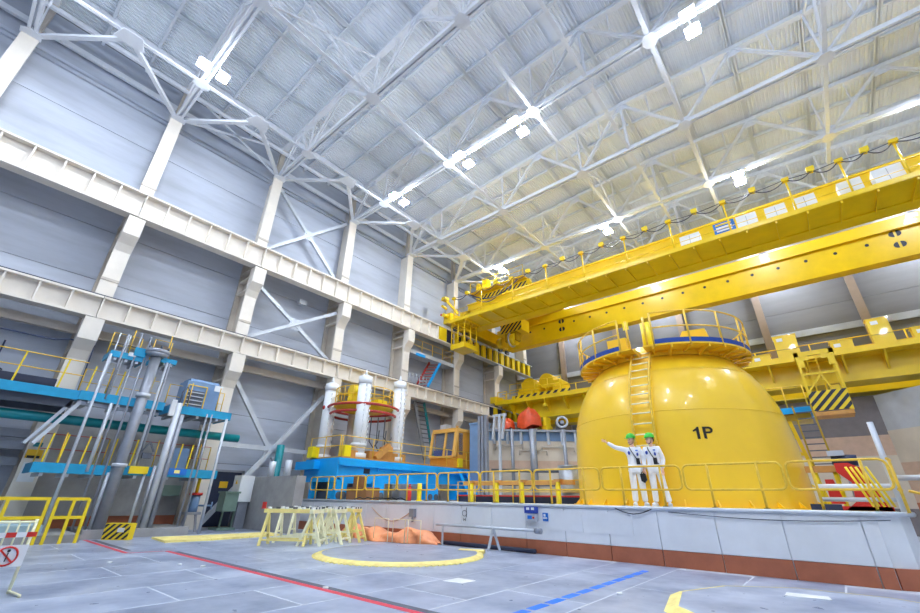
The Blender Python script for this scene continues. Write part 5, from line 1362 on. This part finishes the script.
single('teal_pipe', MB().tube([(-22.2, 11.6, 0), (-22.2, 11.6, 3.9)], .2, 10), 'teal', 'short upright teal pipe behind the concrete block', 'pipe')
single('wall_conduit', MB().tube([(-22.42, -6, 7.0), (-22.42, 1.4, 6.95), (-22.42, 1.9, 7.1), (-22.42, 2.7, 7.05), (-22.42, 2.75, 4.9)], .03, 6), 'cable', 'thin dark blue conduit crossing the wall column', 'conduit')
single('wall_conduit', MB().tube([(-23.9, .2, 6.9), (-23.9, .2, 5.9), (-23.9, .5, 5.75)], .03, 6), 'cable', 'short dark blue conduit dropping down the wall panels', 'conduit')
for k, (x, z) in enumerate(((-23.5, 3.3), (-23.3, 2.85), (-23.6, 2.3))):
    single('wall_duct', B(x - .15, x + .25, -8, 2.0, z, z + .3), 'steel', ['upper', 'middle', 'lower'][k] + ' grey duct along the wall below the walkway', 'duct', group='wall ducts')
single('lower_wall_panel', B(-23.98, -23.9, 2.7, 8.0, .55, 4.3), 'concrete', 'grey lower wall surface behind the inspection stand', 'wall panel', kind='structure')
single('floodlight', MB().box(-23.6, -23.3, 11.6, 12.1, 12.65, 12.95).tube([(-23.95, 11.85, 12.95), (-23.5, 11.85, 12.9)], .05, 6), 'steel_light', 'small grey floodlight on the wall above the X brace', 'floodlight')
# catwalk and ladders near the wall beyond the machine
t = Thing('wall_catwalk', (-23.2, 24, 11.9), 'grey catwalk with blue bracket between columns below the crane basket', 'catwalk')
t.part('deck', B(-23.9, -22.6, 20.8, 27, 11.8, 11.95), 'steel_light')
t.part('edge_beam', B(-22.65, -22.55, 20.8, 27, 11.65, 11.95), 'steel_light')
t.part('blue_end', B(-22.62, -22.5, 21.4, 22.4, 11.6, 11.8), 'machine_blue')
handrail(t, [(-22.65, 20.9), (-22.65, 27)], 11.95, (.5, 1.0), 'rail_yellow', .02, 1.2)
t = Thing('wall_ladder', (-22.8, 23.5, 9.6), 'steep stair with blue stringer between runway beam and catwalk', 'ladder')
t.part('stringer', MB().bar((-22.6, 22.9, 9.4), (-22.6, 24.3, 11.7), .08, .22), 'machine_blue')
t.part('stringer', MB().bar((-23.3, 22.3, 9.4), (-23.3, 23.7, 11.7), .08, .16), 'ring_red')
for k in range(8): t.part('tread', MB().bar((-22.6, 22.9 + .175 * k, 9.5 + .28 * k), (-23.3, 22.5 + .16 * k, 9.5 + .28 * k), .16, .03), 'ring_red')
handrail(t, [(-22.7, 21.0), (-22.7, 23.2)], 9.24, (.5, .9), 'steel_light', .02, .35)
t = Thing('wall_ladder', (-22.8, 22.6, 4.2), 'long grey stair with teal stringer below the lower runway beam', 'ladder')
t.part('stringer', MB().bar((-22.6, 22.6, 8.1), (-22.6, 23.9, 4.0), .08, .2), 'teal')
t.part('stringer', MB().bar((-22.7, 21.7, 8.1), (-22.7, 23.1, 4.0), .1, .3), 'steel')
for k in range(13): t.part('tread', MB().bar((-22.6, 22.6 + .1 * k, 8.0 - .31 * k), (-22.7, 21.75 + .11 * k, 8.0 - .31 * k), .16, .04), 'steel_dark')

# ================================================================== BY THE CAMERA: RAILING, STRIPED BOX, SIGN
t = Thing('safety_railing', (-18.6, 2.2, 0), 'bright yellow safety railing around the floor opening by the wall', 'railing')
RX = -18.6
for (y0, y1) in ((.4, 2.68), (2.82, 3.62)):
    for z in (.72, 1.24):
        t.part('rail', MB().bar((RX, y0, z), (RX, y1, z), .07, .09), 'hazard_yellow')
    for y in ([y0, 1.75, y1 - .04] if y0 < 1 else [y0 + .03, 3.25, y1]):
        t.part('post', MB().bar((RX, y, .0), (RX, y, 1.24), .08, .08), 'hazard_yellow')
t.part('rail', MB().bar((RX - .1, 1.2, .92), (RX - 1.6, 1.2, .92), .06, .06), 'hazard_yellow')
single('opening_curb', MB().box(-22.4, -18.75, .2, 3.75, 0, .22), 'concrete', 'grey concrete curb under the yellow safety railing', 'curb')
single('cover_sheet', MB().box(-22.0, -18.95, .4, 2.8, .22, .5), 'teal_floor', 'pale blue covered tray on the curb behind the yellow railing', 'tray')
t = Thing('striped_box', (-19.1, 4.75, 0), 'low box with yellow and black hazard stripes and a white label', 'box')
ax = Vector((.72, .69, 0)).normalized()
bx_ = t.part('body', MB().bar((-19.45, 4.55, .25), (-18.85, 5.12, .25), .3, .5), 'hazard_yellow')
hn = Vector((.69, -.72, 0))
P0 = Vector((-19.45, 4.55, 0)) + hn * .155
hazard_plate(t, 'stripe_plate', P0 + Vector((0, 0, .02)), (.6, .57, 0), (0, 0, .46), 4, .012)
q = P0 + Vector((.33, .31, .3)) + hn * .02
t.part('label_plate', MB().bar(q, q + Vector((.16, .15, 0)), .01, .13), 'white_plate')
# chain barrier with prohibition sign at the edge of the frame
t = Thing('barrier_stand', (-10.2, 1.15, 0), 'pale yellow barrier stand with striped tape and no entry sign', 'barrier')
YB_ = [(-10.2, .75), (-10.2, 1.0), (-10.2, 1.25)]
t.part('post', MB().tube([(-10.2, 1.28, .0), (-10.2, 1.28, 1.02)], .022, 6), 'pale_yellow')
t.part('post', MB().tube([(-10.2, .75, .0), (-10.2, .75, 1.02)], .022, 6), 'pale_yellow')
for z in (.98, .62): t.part('rail', MB().tube([(-10.2, .6, z), (-10.2, 1.3, z)], .02, 6), 'pale_yellow')
for k in range(4): t.part('bar', MB().tube([(-10.2, .85 + .12 * k, .62), (-10.2, .85 + .12 * k, .98)], .014, 5), 'pale_yellow')
t.part('foot', MB().tube([(-10.2, 1.28, .03), (-9.7, 1.35, .03), (-9.7, 1.35, .0)], .02, 5), 'pale_yellow')
for k in range(6): t.part('tape_piece', MB().bar((-10.17, .62 + .12 * k, .80), (-10.17, .74 + .12 * k, .80), .012, .07), 'red_paint' if k % 2 else 'white_plate')
sg = t.part('sign_plate', B(-10.16, -10.15, .86, 1.3, .36, .66), 'white_plate')
cS = Vector((-10.14, 1.08, .51))
t.part('prohibition_ring', MB().tube([cS + Vector((0, .125 * cos(2 * PI * k / 24), .125 * sin(2 * PI * k / 24))) for k in range(24)], .013, 6, closed=True), 'red_paint', sg)
t.part('prohibition_bar', MB().bar(cS + Vector((0, -.085, .085)), cS + Vector((0, .085, -.085)), .02, .022), 'red_paint', sg)
t.part('pictogram', MB().bar(cS + Vector((-.003, 0, -.07)), cS + Vector((-.003, .01, .05)), .01, .04).ell(tuple(cS + Vector((-.003, .01, .075))), .008, .02, .02, 8, 6), 'black', sg)
t.o.location.y += .12
